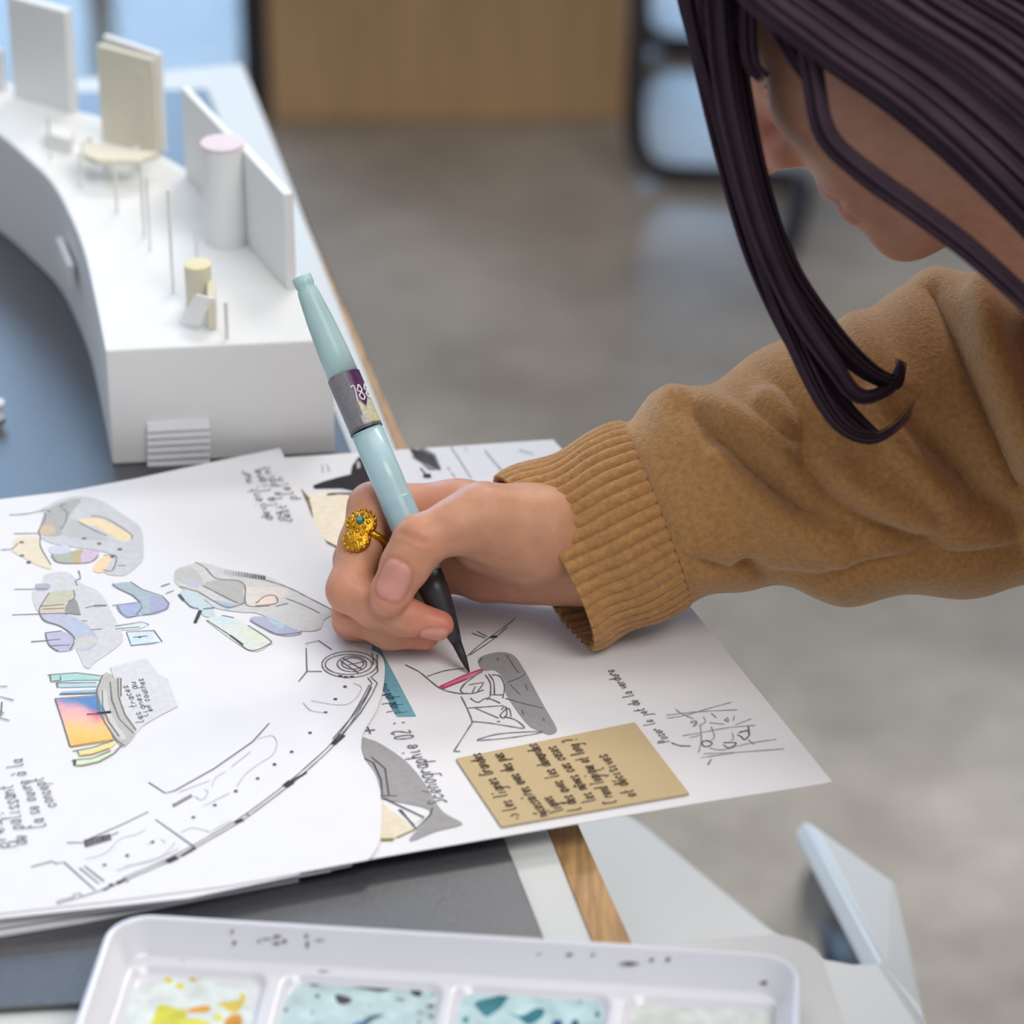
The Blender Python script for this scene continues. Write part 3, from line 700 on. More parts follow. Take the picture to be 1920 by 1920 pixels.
# low table, ramp, blocks
def raised(name, pts, z0, z1, m=M_foam):
    return bevel(mk(name, *prism([G(x, y, ZT + z1) for x, y in pts], ZT + z0, ZT + z1), m, ar), 0.0005)
raised('low_table', [(150, 262), (196, 272), (300, 285), (262, 300), (184, 300), (158, 290)], 0.012, 0.015, M_cream)
for px, py in ((170, 300), (200, 318), (258, 318)):
    b_ = G(px, py, ZT); mk('table_leg', *lathe(b_, [(0.0015, 0), (0.0015, 0.0125)], 10), M_rod, ar)
q0, q1 = G(338, 612, ZT), G(372, 622, ZT)
q2, q3 = G(398, 560, ZT + 0.016), G(366, 552, ZT + 0.016)
mk('ramp', *slab(q0 + [0, 0, .003], q1 + [0, 0, .003], q2, q3, 0.003), M_foam, ar)
raised('block', [(388, 520), (404, 522), (404, 566), (388, 568)], 0, 0.014, M_cream)
raised('block', [(90, 232), (140, 242), (132, 262), (86, 250)], 0, 0.008)
# slatted shutter on the front face
f0, f1 = G(210, 872, zm), G(648, 855, zm)
fd = (f1 - f0) / np.linalg.norm(f1 - f0); fn = np.array([fd[1], -fd[0], 0])
def onface(px, py):
    d_ = ray(px, py); t_ = ((f0 - CAM) @ fn) / (d_ @ fn); return CAM + d_ * t_
for k in range(6):
    y0 = 787 + k * 13
    a, b_ = onface(276, y0 + 6), onface(393, y0)
    lo_ = onface(276, y0 + 18)
    hh = a[2] - lo_[2]
    v = [a + fn * .0008, b_ + fn * .0008, b_ + fn * .0026 + np.array([0, 0, -hh]), a + fn * .0026 + np.array([0, 0, -hh]), a - fn * .001, b_ - fn * .001, b_ - fn * .001 + np.array([0, 0, -hh]), a - fn * .001 + np.array([0, 0, -hh])]
    mk('shutter_slat', v, [(0, 3, 2, 1), (4, 5, 6, 7), (0, 1, 5, 4), (1, 2, 6, 5), (2, 3, 7, 6), (3, 0, 4, 7)], M_paper, ar)
a, b_ = onface(280, 866), onface(388, 860)
mk('gap', *slab(a + fn * .0006, b_ + fn * .0006, b_ + fn * .0006 + np.array([0, 0, .0024]), a + fn * .0006 + np.array([0, 0, .0024]), .001), M_black, ar)
# light slot in the curved left side
def side_pt(px, py):
    # nearest outline point below this pixel column
    best = None
    for (x, y) in left_t:
        pass
    return G(px, py, zm + hz * 0.45)
sl_, sh_ = G(112, 486, zm + .028), G(134, 540, zm + .028)
sv = (sh_ - sl_); sn_ = np.array([sv[1], -sv[0], 0]) / np.linalg.norm(sv)
if sn_[0] > 0: sn_ = -sn_
mk('side_slot', *slab(sl_ + sn_ * .001, sh_ + sn_ * .001, sh_ + sn_ * .001 + np.array([0, 0, .012]), sl_ + sn_ * .001 + np.array([0, 0, .012]), .003), M_foam, ar)
kb = mk('push_pin', *lathe(G(-6, 786, zm), [(0.0035, 0), (0.0042, 0.001), (0.0025, 0.003), (0.0025, 0.006), (0.0046, 0.008), (0.0044, 0.0095), (0.002, 0.0102)], 20), M_plastic, smooth=True)
tag(kb, 'small white plastic knob on the blue-grey mat at the left edge', 'pin')

# ------------------------------------------------------------------ paint palette
pl = empty('paint_palette', G(800, 1960, zm), 'white plastic paint palette with stained wells at the bottom of the picture', 'palette')
M_pal = mat('palette_plastic', (214, 214, 220), 0.22, noise=0.03, nscale=14, coat=0.3)
zr = 0.020
p0, p1 = G(212, 1722, zr), G(1506, 1800, zr)
ex = (p1 - p0); PW = np.linalg.norm(ex); ex /= PW; ey = np.array([ex[1], -ex[0], 0.0])   # ey toward the viewer
PL_ = 0.150
def pp(x, y, z): return p0 + ex * x + ey * y + np.array([0, 0, z - zr])
def rrect(x0, y0, x1, y1, r, n=8):
    out = []
    for cx, cy, a0 in ((x1 - r, y1 - r, 0), (x0 + r, y1 - r, 90), (x0 + r, y0 + r, 180), (x1 - r, y0 + r, 270)):
        for k in range(n + 1):
            a_ = math.radians(a0 + 90 * k / n); out.append((cx + r * math.cos(a_), cy + r * math.sin(a_)))
    return out
def loft(rings):
    n = len(rings[0]); v = [q for r in rings for q in r]
    f = [(i * n + k, i * n + (k + 1) % n, (i + 1) * n + (k + 1) % n, (i + 1) * n + k) for i in range(len(rings) - 1) for k in range(n)]
    return v, f
prof = [(0.006, 0.0005), (0.0008, zr - 0.002), (0.0, zr - 0.0005), (0.0006, zr), (0.0022, zr), (0.0028, zr - 0.0006), (0.0070, 0.0082), (0.0090, 0.0072)]
rings = []
for off, z_ in prof:
    rr = max(0.004, 0.016 - off)
    rings.append([pp(x, y, z_ + zm) for x, y in rrect(off, off, PW - off, PL_ - off, rr)])
bm_v, bm_f = loft(rings)
bm_f.append(tuple(range(len(rings[0]) - 1, -1, -1)))
mk('rim', bm_v, bm_f, M_pal, pl, smooth=True)
# floor of the tray with recessed wells (height field)
def inner_x(px, py=1880): # palette x of a pixel
    q_ = G(px, py, zm + 0.0046) - p0
    return float(q_ @ ex), float(q_ @ ey)
wl_edges = [(248, 506), (538, 838), (862, 1150), (1182, 1476)]
wells = []
for a_, b_ in wl_edges:
    xa, ya = inner_x(a_, 1830); xb, yb = inner_x(b_, 1830)
    wells.append((xa, xb))
wy0 = 0.0135
nx, ny = 300, 120
V, Fq = [], []
for j in range(ny + 1):
    for i in range(nx + 1):
        x = 0.0065 + (PW - 0.013) * i / nx; y = 0.0065 + (PL_ - 0.013) * j / ny
        dpt = 0.0
        for xa, xb in wells:
            cx, hx = (xa + xb) / 2, (xb - xa) / 2
            for y0_, y1_ in ((wy0, wy0 + 0.055), (wy0 + 0.062, PL_ - 0.014)):
                cy, hy = (y0_ + y1_) / 2, (y1_ - y0_) / 2
                r_ = 0.007
                qx, qy = abs(x - cx) - hx + r_, abs(y - cy) - hy + r_
                sd = math.hypot(max(qx, 0), max(qy, 0)) + min(max(qx, qy), 0) - r_
                t_ = max(0, min(1, (0.0008 - sd) / 0.0032)); dpt = max(dpt, t_ * t_ * (3 - 2 * t_))
        V.append(pp(x, y, zm + 0.0074 - 0.0030 * dpt)); 
for j in range(ny):
    for i in range(nx):
        a_ = j * (nx + 1) + i; Fq.append((a_, a_ + nx + 1, a_ + nx + 2, a_ + 1))
mk('tray', V, Fq, M_pal, pl, smooth=True)
# paint: thin puddles and splashes
M_paint = mat('paint', (255, 255, 255), 0.4, attr='Col', noise=0.18, nscale=120, spec=0.25)
class Paint(Draw):
    def build(self, name, parent): return mk(name, self.v, self.f, M_paint, parent, colors=np.array(self.c))
pd = Paint(zm + 0.0044)
pa = (100, 1700, 2.4)
pd.fill(T(*pa, 300, 430, 480, 330, 830, 350, 880, 420, 850, 600, 300, 600), (206, 216, 214))
pd.fill(T(*pa, 1075, 380, 1300, 330, 1690, 330, 1740, 400, 1730, 620, 1050, 620), (178, 202, 206))
pd.fill(T(*pa, 480, 440, 560, 460, 600, 470, 570, 560, 440, 560, 450, 500), (200, 196, 62)); pd.fill(T(*pa, 600, 465, 660, 445, 710, 450, 690, 475, 620, 478), (206, 150, 50))
pd.fill(T(*pa, 735, 435, 830, 420, 845, 390, 866, 400, 850, 450, 810, 480, 760, 450), (206, 186, 80)); pd.fill(T(*pa, 780, 500, 845, 485, 840, 560, 770, 560), (200, 140, 40)); pd.fill(T(*pa, 440, 520, 560, 500, 700, 520, 700, 600, 440, 600), (204, 204, 70))
for x, y, r_, c in ((517, 332, 20, (204, 196, 80)), (567, 358, 20, (204, 190, 70)), (627, 328, 15, (196, 166, 60)), (655, 308, 18, (176, 150, 50)), (948, 430, 11, (190, 130, 50)), (740, 500, 26, (204, 204, 100)), (876, 452, 7, (200, 150, 70))):
    pd.fill(T(*pa, x - r_, y, x - r_ * .3, y - r_ * .7, x + r_, y - r_ * .2, x + r_ * .5, y + r_ * .7), c)
pd.fill(T(*pa, 1315, 335, 1420, 340, 1480, 348, 1530, 365, 1480, 382, 1420, 375, 1320, 352), (58, 54, 60)); pd.fill(T(*pa, 1270, 395, 1340, 412, 1330, 435, 1285, 438), (60, 56, 66)); pd.fill(T(*pa, 1610, 372, 1655, 378, 1650, 405, 1615, 395), (56, 54, 62))
pd.fill(T(*pa, 1380, 525, 1430, 490, 1490, 486, 1440, 510, 1400, 540), (70, 90, 110)); pd.fill(T(*pa, 1340, 540, 1390, 515, 1400, 560), (60, 120, 170))
for x, y, w_, h_ in ((1440, 308, 20, 8), (1645, 316, 24, 7), (1708, 380, 6, 28), (1700, 448, 22, 8), (1560, 418, 26, 5), (1188, 402, 12, 8), (1165, 478, 6, 8), (1175, 350, 24, 8), (1650, 475, 8, 6), (1645, 520, 8, 8), (1700, 495, 14, 8), (1045, 465, 14, 7), (1425, 445, 5, 4), (1525, 300, 9, 6), (1565, 285, 9, 6), (1720, 310, 7, 7)):
    pd.fill(T(*pa, x - w_, y, x, y - h_, x + w_, y, x, y + h_), (62, 60, 68))
pb = (820, 1700, 2.4)
pd.fill(T(*pb, 110, 400, 250, 370, 640, 370, 740, 420, 720, 600, 110, 600), (180, 208, 212)); pd.fill(T(*pb, 170, 430, 260, 405, 325, 385, 290, 450, 250, 480, 220, 495, 190, 470), (44, 118, 132)); pd.fill(T(*pb, 320, 480, 380, 490, 440, 460, 480, 462, 470, 500, 410, 530, 370, 505), (30, 110, 128))
pd.fill(T(*pb, 400, 362, 475, 364, 470, 375, 400, 374), (40, 84, 96)); pd.fill(T(*pb, 570, 365, 630, 366, 625, 378, 570, 376), (50, 96, 110)); pd.fill(T(*pb, 520, 515, 560, 512, 555, 560, 520, 560), (30, 80, 130)); pd.fill(T(*pb, 605, 515, 635, 512, 630, 560, 605, 560), (30, 80, 130))
for x, y, r_ in ((645, 418, 14), (722, 485, 16), (740, 390, 12), (130, 510, 18)): pd.fill(T(*pb, x - r_, y, x, y - r_, x + r_ * .7, y, x, y + r_), (60, 130, 146))
pd.fill(T(*pb, 960, 530, 990, 505, 1060, 498, 1110, 506, 1140, 540, 1060, 600, 960, 600), (172, 170, 90)); pd.fill(T(*pb, 985, 412, 1002, 398, 1015, 412, 1000, 430), (150, 150, 84)); pd.fill(T(*pb, 870, 430, 1300, 420, 1480, 470, 1480, 620, 870, 620), (206, 212, 208))
pd.build('paint_puddles', pl)
ps = Paint(zm + 0.0075)
for x, y, w_, h_ in ((815, 196, 14, 5), (695, 190, 12, 3), (740, 193, 6, 3), (1452, 242, 12, 5), (582, 238, 5, 3), (1215, 290, 26, 3)):
    ps.fill(T(*pa, x - w_, y, x, y - h_, x + w_, y, x, y + h_), (80, 76, 84))
for x, y, w_, h_ in ((208, 272, 9, 7), (138, 272, 6, 5), (378, 284, 10, 4), (700, 305, 8, 4), (1035, 325, 10, 5), (1350, 349, 8, 4), (1410, 351, 8, 5), (1480, 345, 46, 8)):
    ps.fill(T(*pb, x - w_, y, x, y - h_, x + w_, y, x, y + h_), (84, 78, 84))
ps.build('paint_splashes', pl)['kind'] = 'stuff'
# marks on the sloping far wall of the rim
def wallmark(px, py, wpx, hpx, c, lst):
    # slope plane between inner top edge and tray
    n_ = np.cross(ex, pp(0, 0.0070, 0.0082) - pp(0, 0.0028, zr - 0.0006)); n_ /= np.linalg.norm(n_)
    if n_[2] < 0: n_ = -n_
    o_ = pp(0, 0.0049, (0.0082 + zr - 0.0006) / 2 + zm)
    pts_ = []
    for dx, dy in ((-wpx, 0), (0, -hpx), (wpx, 0), (0, hpx)):
        r_ = ray(px + dx, py + dy); t_ = ((o_ - CAM) @ n_) / (r_ @ n_); pts_.append(CAM + r_ * t_ + n_ * 0.0006)
    lst.append((pts_, [(0, 1, 2, 3)]))
lst = []
for x, y, w_, h_ in ((436, 1746, 3, 5), (440, 1767, 4, 5), (520, 1755, 10, 3), (519, 1768, 9, 3), (534, 1764, 6, 4), (486, 1764, 2, 5), (500, 1760, 14, 1.5), (575, 1754, 4, 4), (577, 1770, 3, 9), (600, 1762, 12, 1.5), (1011, 1788, 4, 2), (1068, 1789, 8, 3), (1112, 1789, 4, 3), (1180, 1806, 22, 4), (1222, 1799, 5, 4), (1253, 1798, 5, 5), (1460, 1826, 10, 8), (1440, 1842, 18, 6)):
    wallmark(x, y, w_, h_, None, lst)
mk('ink_marks', *merge(lst), mat('dried_ink', (92, 86, 96), 0.4, noise=0.1, nscale=100), pl)['kind'] = 'stuff'
# thin lid lying under the tray
zl = 0.0075
l0, l1 = G(1040, 1782, zl), G(1440, 1752, zl)
lx = (l1 - l0) / np.linalg.norm(l1 - l0); ly = np.array([lx[1], -lx[0], 0.0]); LW = np.linalg.norm(l1 - l0) + 0.017
lp = [l0 + lx * x + ly * y for x, y in rrect(-0.05, 0, LW, 0.13, 0.017)]
lp = [q_ for q_ in lp]
bevel(mk('lid', *prism(lp, zl - 0.0035, zl), mat('lid_plastic', (206, 207, 207), 0.35, noise=0.02, nscale=10), pl), 0.0008)

# ------------------------------------------------------------------ far furniture
M_tube = mat('dark_tube', (52, 47, 52), 0.45, noise=0.08, nscale=20)
YD = float(G(845, 229, FLOOR)[1])
cb = empty('oak_desk', (0, YD + 0.2, FLOOR), 'light oak desk front with a black metal leg at its left, behind the table', 'desk')
a, b_ = GY(508, 232, YD), GY(1174, 226, YD)
xm, xw = (a[0] + b_[0]) / 2, b_[0] - a[0]
bevel(mk('pedestal', *box((xm, YD + 0.215, FLOOR + 0.355), (xw, 0.40, 0.71)), M_oak, cb), 0.003)
bevel(mk('front_panel', *box((xm, YD + 0.006, FLOOR + 0.355), (xw - 0.002, 0.014, 0.706)), M_oak, cb), 0.002)
wp_ = GY(508, 120, YD)[0] - GY(456, 120, YD)[0]
for lx_, ly_ in ((a[0] - wp_ / 2, YD + 0.02), (-0.50, 2.76), (0.53, 2.76), (-0.50, 3.97), (0.53, 3.97)):
    bevel(mk('leg', *box((lx_, ly_, FLOOR + 0.355), (wp_, wp_, 0.71)), M_tube, cb), 0.002)
bevel(mk('shading_desktop', *box((0.0, 3.36, FLOOR + 0.725), (1.16, 1.30, 0.03)), M_oak, cb), 0.003)  # unseen top, added with a deep overhang to shade the floor
# tubular sled-base chair
rt_ = 0.0115
zz = FLOOR + rt_
yc = float(G(1280, 328, zz)[1])
ch = empty('tube_chair', (GY(1350, 300, yc)[0], yc + 0.18, FLOOR), 'black tubular sled-base chair standing beside the oak cabinet', 'chair')
up_x = GY(1189, 230, yc)[0]; up_t = GY(1206, -260, yc)
pa_ = [up_t, GY(1200, 0, yc), GY(1192, 150, yc), GY(1190, 232, yc), GY(1197, 280, yc), GY(1217, 312, yc)]
pb_ = [G(1252, 326, zz), G(1300, 329, zz), G(1420, 334, zz), G(1488, 339, zz)]
path = catmull(pa_ + pb_ + [G(1506, 352, zz), G(1500, 385, zz), G(1484, 440, zz), G(1474, 470, zz)], 6)
mk('base_tube', *tube(path, rt_, 12), M_tube, ch, smooth=True)
off = np.array([0.016, 0.37, 0])
mk('base_tube', *tube([p + off for p in catmull(pa_ + pb_, 6)], rt_, 12), M_tube, ch, smooth=True)
zs_ = FLOOR + 0.44
v0 = up_t + (up_t - pa_[1]) * ((zs_ - up_t[2]) / (up_t[2] - pa_[1][2]))
for o3 in (np.zeros(3), off): mk('front_upright', *tube([up_t + o3, v0 + o3], rt_, 12), M_tube, ch, smooth=True)
bevel(mk('seat', *box((v0[0] + 0.255, yc + 0.185, zs_ + 0.02), (0.50, 0.42, 0.035)), M_tube, ch), 0.012, 3)
bevel(mk('backrest', *box((v0[0] + 0.50, yc + 0.185, zs_ + 0.32), (0.03, 0.42, 0.36)), M_tube, ch), 0.012, 3)
for o3 in (0.0, 0.37): mk('back_upright', *tube([(v0[0] + 0.50, yc + o3, zs_), (v0[0] + 0.50, yc + o3, zs_ + 0.3)], rt_, 12), M_tube, ch, smooth=True)
# white moulded seat right of the table
ws = empty('white_seat', G(1400, 1900, FLOOR), 'white moulded seat below the table, right of the oak strip', 'chair')
zs = -0.20
outl = [(1010, 1440), (1130, 1490), (1215, 1545), (1330, 1640), (1440, 1730), (1490, 1765), (1545, 1792), (1600, 1802), (1655, 1800), (1742, 1930), (1760, 2060), (1700, 2260), (1000, 2260), (960, 1900)]
bevel(mk('seat', *prism([G(x, y, zs) for x, y in outl], zs - 0.022, zs), M_plastic, ws), 0.004, 3)
v, f = slab(G(1655, 1800, zs + 0.001), G(1748, 1935, zs + 0.001), G(1682, 1652, zs - 0.012), G(1512, 1532, zs - 0.022), 0.012)
bevel(mk('side_wing', v, f, M_plastic, ws), 0.003, 2)
for px, py, ex_, ey_ in ((1640, 1800, 0, 0), (1120, 1600, 0.0, 0.02), (1150, 2150, -0.01, -0.02), (1650, 2150, 0.0, -0.02)):
    t0 = G(px, py, zs) - np.array([0, 0, 0.030])
    e_ = [t0[0] + ex_, t0[1] + ey_, FLOOR] if ey_ else G(1535, 1650, FLOOR)  # first leg slants back, its black standing in for the notch's shade
    mk('leg', *tube([t0, e_], [0.016, 0.012], 12), M_black, ws, smooth=True)

# ------------------------------------------------------------------ brush marker
pn = empty('brush_marker', G(880, 1262, ZP), 'pale blue translucent brush marker held upright in the hand', 'pen')
tip = P(880, 1262, 0.0); tip[2] = ZP + 0.0003
top = P(564, 517, 0.004)
pv = top - tip; LP = np.linalg.norm(pv); pax = pv / LP
def pen_at(py):  # parameter along the pen for an image row
    lo, hi = 0.0, 1.0
    for _ in range(40):
        m_ = (lo + hi) / 2
        if proj(tip + pv * m_)[1] > py: lo = m_
        else: hi = m_
    return lo * LP
M_pen = mat('pale_blue_plastic', (176, 207, 213), 0.32, noise=0.03, nscale=60, coat=0.2)
M_pen2 = mat('frosted_cap', (174, 205, 205), 0.38, noise=0.05, nscale=80)
bd = [(0.0057, pen_at(1085)), (0.0066, pen_at(1040)), (0.0068, pen_at(900)), (0.0067, pen_at(806))]
mk('barrel', *lathe(tip, bd, 32, pax), M_pen, pn, smooth=True)
# reservoir seen through the barrel end
mk('inner_tube', *lathe(tip, [(0.00685, pen_at(1030)), (0.00692, pen_at(985)), (0.00692, pen_at(938)), (0.0068, pen_at(934))], 32, pax), mat('barrel_shade', (164, 196, 206), 0.3, noise=0.05, nscale=60), pn, smooth=True)
mk('cap', *lathe(tip, [(0.0066, pen_at(712)), (0.0064, pen_at(660)), (0.0056, pen_at(600)), (0.0046, pen_at(556)), (0.0043, pen_at(546)), (0.0037, pen_at(540)), (0.0042, pen_at(534)), (0.0042, pen_at(520)), (0.0032, pen_at(515))], 32, pax), M_pen2, pn, smooth=True)
mk('grip', *lathe(tip, [(0.0022, pen_at(1205)), (0.0030, pen_at(1190)), (0.0048, pen_at(1150)), (0.0060, pen_at(1110)), (0.0062, pen_at(1075))], 28, pax), mat('grip_black', (44, 44, 48), 0.4, noise=0.06, nscale=80), pn, smooth=True)
mk('brush_tip', *lathe(tip, [(0.0003, 0), (0.0010, 0.003), (0.0016, pen_at(1232)), (0.0021, pen_at(1203))], 20, pax), mat('nib_black', (38, 35, 40), 0.6, noise=0.1, nscale=200), pn, smooth=True)
# paper label around the barrel
M_lab = bpy.data.materials.new('pen_label'); M_lab.use_nodes = True
def label_mat():
    nt = M_lab.node_tree; b = nt.nodes['Principled BSDF']; b.inputs['Roughness'].default_value = 0.35
    a_ = nt.nodes.new('ShaderNodeVertexColor'); a_.layer_name = 'Col'
    n = nt.nodes.new('ShaderNodeTexNoise'); n.inputs['Scale'].default_value = 900
    tc = nt.nodes.new('ShaderNodeTexCoord'); nt.links.new(tc.outputs['Object'], n.inputs['Vector'])
    mr = nt.nodes.new('ShaderNodeMapRange'); mr.inputs['To Min'].default_value = 0.6; mr.inputs['To Max'].default_value = 1.4
    nt.links.new(n.outputs['Fac'], mr.inputs['Value'])
    mx = nt.nodes.new('ShaderNodeMix'); mx.data_type = 'RGBA'; mx.blend_type = 'MULTIPLY'; mx.inputs[0].default_value = 1
    nt.links.new(a_.outputs['Color'], mx.inputs[6]); nt.links.new(mr.outputs['Result'], mx.inputs[7]); nt.links.new(mx.outputs[2], b.inputs['Base Color'])
label_mat()
tocam = -FW - pax * (-FW @ pax); tocam /= np.linalg.norm(tocam)
side = np.cross(tocam, pax)
if side @ RT < 0: side = -side
h0, h1 = pen_at(808), pen_at(706)
V, Fq, Cq = [], [], []
na, nh = 72, 26
for j in range(nh + 1):
    t_ = j / nh
    for i in range(na):
        a_ = -math.pi + 2 * math.pi * i / na      # 0 faces the camera, + to the right
        V.append(tip + pax * (h0 + (h1 - h0) * t_ + 0.0012 * math.cos(a_)) + 0.0070 * (math.cos(a_) * tocam + math.sin(a_) * side))
        c = (128, 126, 130)
        if 0.25 < a_ < 1.55:
            c = (86, 40, 88) if t_ > 0.42 + 0.5 * (abs(a_ - 0.6) - 0.2) else (208, 206, 176)
        if a_ > 0.0 and t_ < 0.2: c = (186, 188, 180) if a_ < .5 else (214, 210, 168)
        if t_ < 0.06: c = (96, 94, 98)
        Cq.append(lin(c))
for j in range(nh):
    for i in range(na):
        Fq.append((j * na + i, j * na + (i + 1) % na, (j + 1) * na + (i + 1) % na, (j + 1) * na + i))
mk('label', V, Fq, M_lab, pn, smooth=True, colors=np.array(Cq))
# digits on the label
dv_, df_ = [], []
def digit(g, a0, wa, t0, ht):
    for st in g.split('|'):
        pl_ = catmull([((int(k[0]) - 1) / 3, (int(k[1]) - 3) / 6) for k in st.split()], 4)
        pts_ = []
        for x, y in pl_:
            a_ = a0 + wa * x
            pts_.append(tip + pax * (h0 + (h1 - h0) * (t0 + ht * y)) + 0.00722 * (math.cos(a_) * tocam + math.sin(a_) * side))
        b0_ = len(dv_)
        q_, g_ = tube(pts_, 0.00032, 6)
        dv_.extend(q_); df_.extend([tuple(i + b0_ for i in k) for k in g_])
digit(GL['7'], 0.16, 0.20, 0.50, 0.26); digit(GL['8'], 0.46, 0.30, 0.50, 0.26); digit(GL['8'], 0.98, 0.3, 0.50, 0.24)
mk('label_number', dv_, df_, mat('white_print', (236, 230, 238), 0.5, noise=0.02, nscale=50), pn)

# ------------------------------------------------------------------ person
def bone(*q): return [(camP(x, y, dd), r * 0.001) for x, y, dd, r in q]
thumb = bone((1000, 1000, .000, 17), (905, 975, -.010, 13.0), (850, 990, -.016, 11.0), (787, 1016, -.0195, 10.6), (760, 1060, -.0190, 9.6), (733, 1112, -.0165, 8.0), (728, 1124, -.0160, 6.6))
index = bone((1030, 970, .012, 12), (860, 955, .016, 11), (700, 952, .0155, 10.2), (676, 1020, .006, 8.6), (655, 1106, -.003, 9.0), (700, 1136, -.0045, 8.3), (757, 1156, -.005, 7.6), (822, 1172, -.003, 6.4))
middle = bone((1035, 995, .024, 12), (700, 985, .034, 10), (668, 1050, .026, 9), (664, 1150, .010, 8.6), (730, 1180, .007, 7.8), (795, 1188, .009, 6.8))
ringf = bone((1035, 1020, .034, 11), (705, 1035, .046, 9.5), (668, 1085, .040, 8.6), (662, 1163, .020, 8.0), (725, 1178, .020, 7.4), (775, 1175, .024, 6.6))
pinky = bone((1035, 1045, .040, 11), (730, 1085, .052, 8.6), (690, 1120, .046, 7.6), (668, 1165, .032, 7.0), (720, 1172, .032, 6.4), (750, 1168, .036, 6))
wrist = [((1000, 985, .012), (1110, 985, .014), 17, 19), ((1000, 1035, .026), (1120, 1030, .022), 18, 20), ((1110, 1000, .014), (1330, 900, .020), 22, 30), ((1120, 1020, .020), (1340, 940, .024), 22, 30)]
palmc = [((1030, 1050, .028), (915, 1072, .040), 15, 12), ((1030, 1000, .020), (800, 1000, .034), 15, 11), ((1030, 1030, .030), (800, 1050, .046), 14, 10),
         ((990, 1010, .006), (900, 1010, .008), 16, 12)]
nail_c = camP(742, 1094, -.0265)
def chain(X, ch_, k=0.004):
    d_ = None
    for (a_, ra), (b_, rb) in zip(ch_[:-1], ch_[1:]):
        q_ = rcone(X, a_, b_, ra, rb)
        d_ = q_ if d_ is None else smin(d_, q_, k)
    return d_
# thumb nail frame
n_ax = (camP(728, 1124, -.016) - camP(770, 1042, -.016)); n_ax /= np.linalg.norm(n_ax)
n_nm = np.array([-0.10, 0.18, -0.97]); n_nm -= n_ax * (n_nm @ n_ax); n_nm /= np.linalg.norm(n_nm)
n_sd = np.cross(n_ax, n_nm)
nails = [(camP(744, 1090, -.0185), n_ax, n_nm, n_sd, 0.0068, 0.0086)]
i_ax = camP(822, 1172, 0) - camP(757, 1156, 0); i_ax /= np.linalg.norm(i_ax)
i_nm = np.array([0.1, -0.80, -0.5]); i_nm -= i_ax * (i_nm @ i_ax); i_nm /= np.linalg.norm(i_nm)
nails.append((camP(818, 1172, -.003), i_ax, i_nm, np.cross(i_ax, i_nm), 0.0048, 0.0060))
def nail_uv(X, nl):
    c, a_, n_, s_, hw, hl = nl
    q_ = X - c
    u, v_, w_ = (q_ @ s_) / hw, (q_ @ a_) / hl, q_ @ n_
    e = (np.abs(u) ** 3.2 + np.abs(v_) ** 3.2) ** (1 / 3.2)
    return e, w_
def hand_sdf(X):
    pm = None
    for a_, b_, ra, rb in wrist + palmc:
        q_ = rcone(X, camP(*a_), camP(*b_), ra * .001, rb * .001)
        pm = q_ if pm is None else smin(pm, q_, 0.012)
    tot = pm
    first = True
    for ch_, k in ((index, .008), (middle, .007), (ringf, .007), (pinky, .007), (thumb, .010)):
        # knuckle-to-wrist bone belongs to the palm
        q_ = smin(pm, rcone(X, ch_[0][0], ch_[1][0], ch_[0][1], ch_[1][1]), k)
        q_ = smin(q_, chain(X, ch_[1:] if ch_ is not thumb else ch_), k)
        tot = q_ if first else smin(tot, q_, 0.0016)
        first = False
    # creases
    def crease(pts_, depth, wd):
        dd_ = None
        for a_, b_ in zip(pts_[:-1], pts_[1:]):
            q_ = rcone(X, a_, b_, 0, 0); dd_ = q_ if dd_ is None else np.minimum(dd_, q_)
        return depth * np.exp(-(dd_ / wd) ** 2)
    tot = tot + crease([camP(668, 1084, -.012), camP(690, 1078, -.010), camP(712, 1076, -.006)], .0026, .0016)
    tot = tot + crease([camP(748, 1000, -.027), camP(775, 1006, -.031), camP(798, 1018, -.030)], .0008, .0012)
    tot = tot + crease([camP(765, 1010, -.030), camP(790, 1022, -.031)], .0007, .0010)
    tot = tot + crease([camP(880, 1036, -.012), camP(840, 1048, -.018), camP(870, 1030, -.016)], .0012, .003)
    tot = tot + crease([camP(936, 920, -.002), camP(900, 938, -.004), camP(860, 960, -.004)], .0014, .0022)
    tot = tot + crease([camP(752, 1018, -.029), camP(778, 1030, -.031), camP(800, 1036, -.028)], .0006, .0010)
    tot = tot + crease([camP(640, 1142, .006), camP(665, 1152, -.002), camP(700, 1166, -.006), camP(760, 1178, -.006), camP(800, 1186, -.004)], .0014, .0018)
    for nl in nails:
        e, w_ = nail_uv(X, nl)
        on = (w_ > 0.002)
        tot = tot + on * (0.0007 * np.exp(-((e - 1.0) / 0.10) ** 2) - 0.00015 * (e < 0.95))
    return tot
lo = np.min([camP(590, 1225, -.06), camP(590, 1225, .11)], 0); hi = np.max([camP(1330, 840, .11), camP(1330, 840, -.06)], 0)
lo[2], hi[2] = D0 - 0.060, D0 + 0.090
Vh, Fh = surface(hand_sdf, lo, hi, 0.00095)
